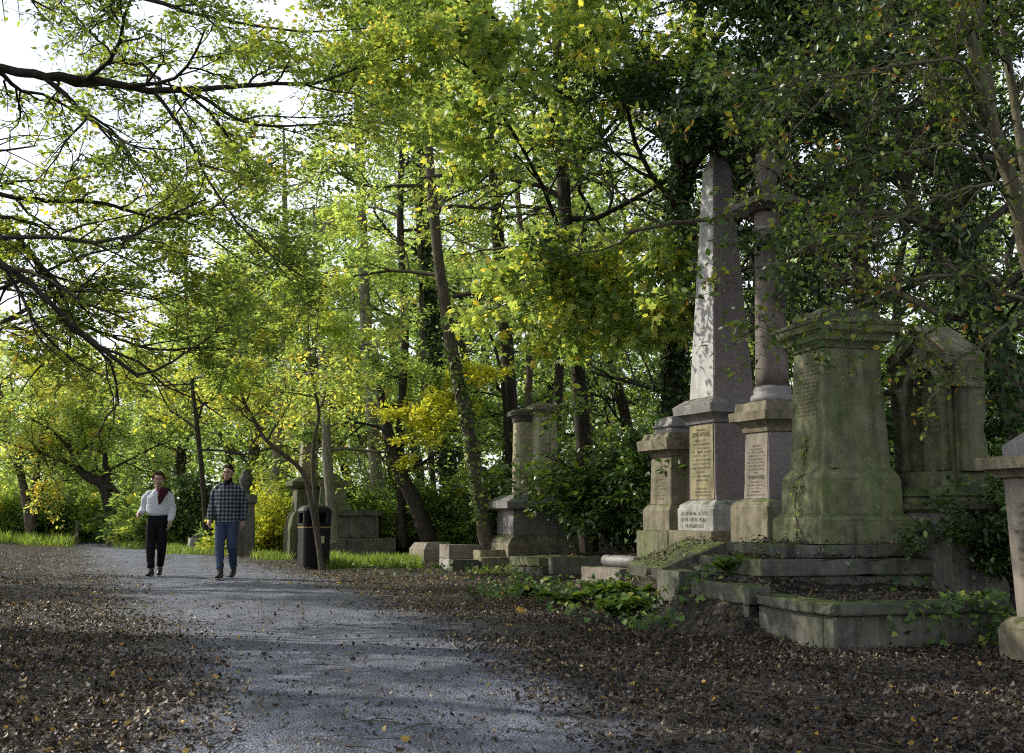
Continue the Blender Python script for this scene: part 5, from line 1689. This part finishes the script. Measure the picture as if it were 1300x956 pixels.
# ---- far wood that reads as one mass
rng = np.random.default_rng(99)
N = 900
cx = rng.uniform(-75, 75, N); cyy = rng.uniform(66, 105, N)
top = np.interp(cx, [-75, -40, -25, -10, 0, 30, 75], [7, 7, 8, 11, 13, 16, 16])
cz = rng.uniform(0.2, 1, N) ** .8 * top
n = 70
pos = np.stack([np.repeat(cx, n), np.repeat(cyy, n), np.repeat(cz, n)], -1) + rng.normal(0, 1.1, (N * n, 3)) * [1.2, 1, .8]
pos[:, 2] = np.maximum(pos[:, 2], .2)
nr = rng.normal(0, .7, pos.shape); nr[:, 2] += .8
me = leaf_mesh("far_wood", pos, nr, rng.normal(0, 1, pos.shape), rng.uniform(.22, .5, N * n), np.repeat(rng.normal(.40, .15, N), n) + rng.normal(0, .08, N * n), DIAM)
setp(link_mesh("far_wood", me, M["leaf_far"]), "hazy mass of far woodland closing the view behind everything", "woodland", kind="stuff")

# ------------------------------------------------------------------ ground growth
rng = np.random.default_rng(123)


def litter_points():
    out = []
    # density falls with distance; thin on the path
    for y0, y1, dens in ((4.6, 7, 3400), (7, 10, 2700), (10, 14, 1300), (14, 20, 560), (20, 30, 180), (30, 48, 55)):
        xa, xb = -y1 * .48 - .5, y1 * .47 + .5
        N = int((y1 - y0) * (xb - xa) * dens)
        x = rng.uniform(xa, xb, N); y = rng.uniform(y0, y1, N)
        l, r = path_l(y), path_r(y)
        u = (x - l) / (r - l)
        e = np.minimum(u, 1 - u)
        keep = np.where(e < 0, 1.0, np.clip(.9 - e * 3.4, .06, 1))
        clump = .55 + .45 * np.sin(x * 2.3 + 1.7 * np.sin(y * 1.1)) * np.sin(y * 1.9 + x)
        keep = keep * np.clip(clump + .25, .2, 1)
        k = rng.uniform(0, 1, N) < keep
        x, y = x[k], y[k]
        out.append(np.stack([x, y, gz(x, y) + .008 + rng.exponential(.008, len(x))], -1))
    return np.concatenate(out)


lp = litter_points()
N = len(lp)
# leaves lying on the podium, the kerbed grave and the fallen ledger
def on_rect(ox, oy, rz, x0, x1, y0, y1, z, n):
    a, b = rng.uniform(x0, x1, n), rng.uniform(y0, y1, n)
    return np.stack([ox + a * math.cos(rz) - b * math.sin(rz), oy + a * math.sin(rz) + b * math.cos(rz), z + rng.exponential(.014, n)], -1)


extra = np.concatenate([
    on_rect(lx, ly, THG, .22, 1.6, .22, 1.02, zk - .02, 1500), on_rect(lx, ly, THG, .0, 1.6, .0, 1.2, zk + .006, 160),
    on_rect(gx, gy, THC, -.84, .72, -.55, .6, zpod + .004, 900), on_rect(gx, gy, THC, -1.14, .78, -.67, -.57, .645, 260), on_rect(gx, gy, THC, -1.14, -.86, -.67, .55, .645, 260),
    on_rect(852 / FPX * 0 + P(872, 703, 13.0)[0], 13.0, R(23), -.48, .33, -.24, .48, 99.0, 420),
    on_rect(1.2, 12.2, R(10), -1.2, .9, -1.4, 2.6, 0, 3200),
    on_rect(hx, hy, THH, -1.2, 1.2, -.65, .65, zat(627, Yh) + .0, 120)])
lg = extra[:, 2] > 90
q0 = P(872, 703, 13.0)
lxl = (extra[lg, 0] - q0[0]) * math.cos(R(23)) + (extra[lg, 1] - q0[1]) * math.sin(R(23))
extra[lg, 2] = q0[2] + .05 + lxl * math.tan(R(19)) + rng.exponential(.015, lg.sum())
bk = extra[:, 2] < .12
bk &= (extra[:, 1] > 10) & (extra[:, 1] < 15.5)
extra[bk, 2] += gz(extra[bk, 0], extra[bk, 1]) + .005
lp = np.concatenate([lp, extra])
NN = len(lp)
nr = rng.normal(0, .75, (NN, 3)); nr[:, 2] = 1
sz = rng.uniform(.016, .036, NN) * rng.choice([.5, .6, .8, 1.0, 1.35], NN)
tn = np.clip(rng.beta(1.7, 2.6, NN) + rng.normal(0, .05, NN), 0, 1)
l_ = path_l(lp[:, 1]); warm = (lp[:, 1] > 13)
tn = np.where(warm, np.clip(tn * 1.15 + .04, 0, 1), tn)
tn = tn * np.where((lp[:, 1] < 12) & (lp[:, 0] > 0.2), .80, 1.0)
tn = np.where(rng.uniform(0, 1, NN) < .018, rng.uniform(.86, 1, NN), tn)
me = leaf_mesh("leaf_litter", lp, nr, rng.normal(0, 1, (NN, 3)), sz, tn, CURL)
setp(link_mesh("leaf_litter", me, M["litter"]), "brown and yellow fallen leaves carpeting the woodland floor and grave tops", "fallen leaves", kind="stuff")

# fallen twigs
T = Tree(404)
for k in range(900):
    y = 4.8 + 14 * T.rng.uniform(0, 1) ** 1.6
    x = T.rng.uniform(-y * .46 - .3, y * .45 + .3)
    u = (x - path_l(y)) / (path_r(y) - path_l(y))
    if 0.15 < u < .85 and T.rng.uniform() > .25: continue
    a = T.rng.uniform(0, 6.3); L = T.rng.uniform(.05, .35)
    t_ = np.linspace(0, 1, 4)
    pts = np.stack([x + L * t_ * math.cos(a) + T.rng.normal(0, .012, 4), y + L * t_ * math.sin(a) + T.rng.normal(0, .012, 4), np.zeros(4)], -1)
    pts[:, 2] = gz(pts[:, 0], pts[:, 1]) + .02 + T.rng.uniform(0, .015, 4)
    T.tube(pts, np.linspace(.004, .0015, 4) * T.rng.uniform(.6, 1.4), 4)
v = np.concatenate(T.tv); q_ = np.concatenate(T.tq)
setp(link_mesh("fallen_twigs", mesh_np("fallen_twigs", v, q_.ravel(), np.arange(len(q_)) * 4), M["bark_mid"], smooth=True), "small broken twigs strewn among the fallen leaves", "twigs", kind="stuff")

# single large maple leaves on the path edge
for px, py, lab, tnt, s in ((658, 776, "large orange leaf standing on edge alone on the dark litter right of the path", .98, .11), (745, 745, "tall orange leaf caught upright beside the bolster grave", .97, .12),
                            (430, 738, "orange leaf lying in front of the grass right of the litter bin", .97, .11), (376, 739, "yellow leaf lying below the litter bin on the path edge", .93, .11),
                            (500, 745, "russet leaf on the litter below the coped stone", .96, .11), (772, 843, "greenish yellow leaf low on the bare ground at bottom right", .90, .12)):
    Y = FPX * CAMH / (py - 655) * .985
    x = (px - 650) / FPX * Y
    b = np.array([x, Y, float(gz(x, Y)) + .012])
    t = thing("fallen_maple_leaf", lab, "leaf", b)
    up_ = py in (776, 745) and s >= .11 and px in (658, 745)
    nv = np.array([[.25, -.6, .75]]) if up_ else np.array([[.15, -.25, 1.0]])
    me = leaf_mesh("blade", np.array([[0, 0, .01]]), nv, np.array([[.5, .1, .8]]) if up_ else rng.normal(0, 1, (1, 3)), np.array([s]), np.array([tnt]), MAPLE)
    link_mesh("blade", me, M["litter"], t)

# grass
def grass(name, label, regions, seed):
    rng = np.random.default_rng(seed)
    pp, ss = [], []
    for px0, px1, Ya, Yb, n, s in regions:
        Yv = rng.uniform(Ya, Yb, n)
        pxv = rng.uniform(px0, px1, n)
        x = (pxv - 650) / FPX * Yv
        k = (np.sin(x * 5.1) * np.sin(Yv * 2.7 + x) + rng.normal(0, .5, n)) > -.05
        x, Yv = x[k], Yv[k]
        pp.append(np.stack([x, Yv, gz(x, Yv) - .01], -1)); ss.append(s * rng.uniform(.25, 1.2, len(x)))
    p = np.concatenate(pp); s = np.concatenate(ss)
    d = rng.normal(0, .5, p.shape); d[:, 2] = 1
    me = leaf_mesh(name, p, rng.normal(0, 1, p.shape) * [1, 1, .3], d, s, rng.normal(.62, .24, len(p)), BLADE)
    setp(link_mesh(name, me, M["grass"]), label, "grass", kind="stuff")


grass("grass", "bright sunlit grass growing in strips along the far side of the path",
      [(418, 535, 22.6, 27, 14000, .22), (214, 292, 31, 37, 6000, .24), (322, 372, 27, 31, 2500, .22), (-60, 100, 39, 49, 14000, .42), (150, 215, 36, 42, 2000, .25), (600, 660, 20, 23, 900, .14)], 5)

# low ivy and herbs around the graves
rng = np.random.default_rng(77)
pp = []
for x0, x1, y0, y1, n in ((-.6, 2.2, 13, 17.5, 1500), (1.0, 4.4, 10.4, 13.2, 2600), (3.2, 5.0, 9.4, 11.5, 1300), (-3, 0.6, 17.6, 23, 500), (.2, 1.9, 11, 13.6, 600)):
    x = rng.uniform(x0, x1, n); y = rng.uniform(y0, y1, n)
    k = (np.sin(x * 2.9 + 1) * np.sin(y * 2.3) + rng.normal(0, .4, n)) > .0
    k &= (x - path_r(y)) > .9
    x, y = x[k], y[k]
    pp.append(np.stack([x, y, gz(x, y) + rng.uniform(.02, .16, len(x))], -1))
# trailing over the kerbed grave
for n, (a0, a1), (b0_, b1_), (z0, z1) in ((110, (.4, 1.5), (-.03, -.005), (.0, zk + .02)), (70, (.9, 1.5), (0.0, .3), (zk + .01, zk + .05)), (110, (1.2, 1.7), (-.12, .1), (-.02, .3))):
    a = a0 + (a1 - a0) * rng.uniform(0, 1, n) ** .6; bb = rng.uniform(b0_, b1_, n)
    zz = z0 + (z1 - z0) * rng.uniform(0, 1, n) ** .7
    pp.append(np.stack([lx + a * math.cos(THG) - bb * math.sin(THG), ly + a * math.sin(THG) + bb * math.cos(THG), zz], -1))
p = np.concatenate(pp)
nr = rng.normal(0, .5, p.shape); nr[:, 2] += .8; nr[:, 1] -= .5
me = leaf_mesh("ground_ivy", p, nr, rng.normal(0, 1, p.shape), rng.uniform(.035, .085, len(p)), rng.normal(.6, .17, len(p)), IVYT)
setp(link_mesh("ground_ivy", me, M["ivy"]), "dark ivy creeping over the ground and kerbs around the graves", "ivy", kind="stuff")

# climbing ivy strands on the green tomb and arched memorial, each part of its plant
def climber(label, pts, n, leaf, tint, mat="ivy", spread=.02, n2=(-.9, -.5, .3)):
    rng = np.random.default_rng(abs(hash(label)) % 1000 if False else len(label) * 7)
    pts = np.array(pts)
    t = thing("climbing_ivy", label, "ivy", pts[0])
    T = Tree(len(label))
    p2, r2 = T.spline(pts, np.linspace(.007, .003, len(pts)), 5, 5, .3)
    i = rng.integers(0, len(p2), n)
    pos = p2[i] + rng.normal(0, spread, (n, 3))
    nr = np.array(n2)[None] + rng.normal(0, .4, (n, 3))
    dd = rng.normal(0, .6, (n, 3)); dd[:, 2] -= .3
    T.L.append((pos, nr, dd, leaf * rng.uniform(.6, 1.3, n), tint + rng.normal(0, .15, n)))
    T.build(t, M["bark_mid"], M[mat], IVYT, pts[0], trunk_name="stem", crown_name="leaves")


# positions on the left face of the green tomb
def on_tomb(px, py, s):
    lxv, lyv = -s, 0.0
    # solve for local y that projects to px
    best = None
    for k in range(-50, 51):
        v = k * .01
        wx = gx + lxv * math.cos(THC) - v * math.sin(THC); wy = gy + lxv * math.sin(THC) + v * math.cos(THC)
        e = abs(wx / wy * FPX + 650 - px)
        if best is None or e < best[0]: best = (e, wx, wy)
    return [best[1], best[2], zat(py, best[2])]


climber("thin ivy strand climbing the left face of the green pedestal tomb", [on_tomb(1010, 684, .51), on_tomb(1008, 640, .44), on_tomb(1012, 612, .43), on_tomb(1018, 596, .36), on_tomb(1021, 570, .34), on_tomb(1022, 552, .335)], 150, .03, .8)
cb_ = corner_place(1221, Yb, .36, .17, THB)
def on_arch(yl, z):
    return [bx - .0 * math.cos(THB) - yl * math.sin(THB) + (-.0), by + yl * math.cos(THB), z]
climber("left ivy strand hanging inside the arch of the gothic memorial", [on_arch(.10, .4 + z0 + .02), on_arch(.11, .4 + z0 + .3), on_arch(.10, .4 + z0 + .55)], 110, .05, .45)
climber("right ivy strand hanging inside the arch of the gothic memorial", [on_arch(-.12, .4 + z0 + .02), on_arch(-.11, .4 + z0 + .3), on_arch(-.12, .4 + z0 + .6)], 110, .05, .45)

# ferns and herbs
def fern(seed, n=9, L=.45):
    T = Tree(seed); rng = T.rng
    for k in range(n):
        a = k * 2.4 + rng.uniform(-.3, .3)
        ll = L * rng.uniform(.7, 1.15)
        s = np.linspace(0, 1, 12)
        r = ll * s * .8; zz = ll * (1.0 * s - .75 * s * s)
        pts = np.stack([r * math.cos(a), r * math.sin(a), zz], -1)
        T.tube(pts, np.linspace(.004, .0015, 12), 3)
        m_ = 26
        f = np.linspace(.15, .98, m_)
        for sg in (-1, 1):
            px_ = np.stack([np.interp(f, s, pts[:, c]) for c in range(3)], -1)
            sd = np.array([-math.sin(a), math.cos(a), 0]) * sg
            dd = sd[None] + np.array([math.cos(a), math.sin(a), 0])[None] * .5 + rng.normal(0, .1, (m_, 3))
            T.L.append((px_, np.tile([0, 0, 1.0], (m_, 1)) + rng.normal(0, .2, (m_, 3)), dd, ll * .30 * np.sin(f * math.pi * .85 + .35) + .01, rng.normal(.34, .15, m_)))
    return T


FS = [(716, 764, "fern tuft at the left end of the green patch by the path"), (770, 762, "fern below the stone roll grave"),
      (800, 758, "fern right of the stone roll grave"), (862, 770, "fern left of the long kerb block"), (968, 788, "bright fern against the left side of the kerbed grave"), (934, 790, "small fern between the kerb block and the kerbed grave"), (670, 742, "low fern in front of the stacked mossy slabs"), (786, 775, "drooping fern in the middle of the green patch")]
FY = {735: 13.2}
ft = None
for k, (px, py, lab) in enumerate(FS):
    Y = FPX * CAMH / (py - 655) * .95
    Y = min(Y, 14.5)
    b = base_of(px, Y); b[2] += .02
    s = rg.uniform(.6, .95)
    if ft is None:
        T = fern(5)
        ft = thing("fern", lab, "fern", b, 0, "ferns along the grave edge")
        T.build(ft, M["bark_mid"], M["grass"], DIAM, (0, 0, 0), trunk_name="stalks", crown_name="fronds")
        ft.scale = (s, s, s)
    else:
        copy_tree(ft, b, rg.uniform(0, 6), (s, s, s * rg.uniform(.9, 1.5)), lab)

# ------------------------------------------------------------------ light
SUN_DIR = Vector((-0.79, 0.33, 0.50)).normalized()
elev = math.asin(SUN_DIR.z)
az = math.atan2(SUN_DIR.x, SUN_DIR.y)
w = bpy.data.worlds.new("World")
scene.world = w
w.use_nodes = True
nt = w.node_tree
nt.nodes.clear()
g = NG(nt)
sky = nt.nodes.new("ShaderNodeTexSky")
sky.sky_type = "NISHITA"
sky.sun_disc = False
sky.sun_elevation = elev
sky.sun_rotation = az
sky.dust_density = 1.5
bg = nt.nodes.new("ShaderNodeBackground")
bg.inputs["Strength"].default_value = 0.15
# thin bright cloud veil
co = g.n("TexCoord").outputs["Generated"]
cl = g.ramp(g.noise(g.mapping(co, (1, 1, 2.2)), 2.2, 7, 0.6), [(0.35, 0.45), (0.65, 0.9)])
sz_ = g.n("SeparateXYZ"); g.l(g.n("TexCoord").outputs["Generated"], sz_.inputs[0])
hz = g.ramp(sz_.outputs["Z"], [(0.42, 1.0), (0.75, 0.25)])
g.l(g.mix(g.math("MULTIPLY", cl, hz), sky.outputs[0], (10.4, 10.9, 11.7)), bg.inputs["Color"])
wo = nt.nodes.new("ShaderNodeOutputWorld")
nt.links.new(bg.outputs[0], wo.inputs[0])

sd = bpy.data.lights.new("sun", "SUN")
sd.energy = 5.0
sd.angle = R(0.5)
sd.color = (1.0, 0.94, 0.82)
so = bpy.data.objects.new("sun", sd)
COL.objects.link(so)
so.rotation_euler = (-SUN_DIR).to_track_quat("-Z", "Y").to_euler()
so.location = (-30, 20, 40)

scene.view_settings.view_transform = "Standard"
scene.view_settings.look = "None"
scene.view_settings.exposure = 0
scene.view_settings.gamma = 1
cy = scene.cycles
cy.max_bounces = 7
cy.diffuse_bounces = 3
cy.glossy_bounces = 2
cy.transmission_bounces = 4
cy.transparent_max_bounces = 4
cy.caustics_reflective = False
cy.caustics_refractive = False
cy.sample_clamp_indirect = 6.0
cy.use_denoising = False
cy.filter_width = 1.1
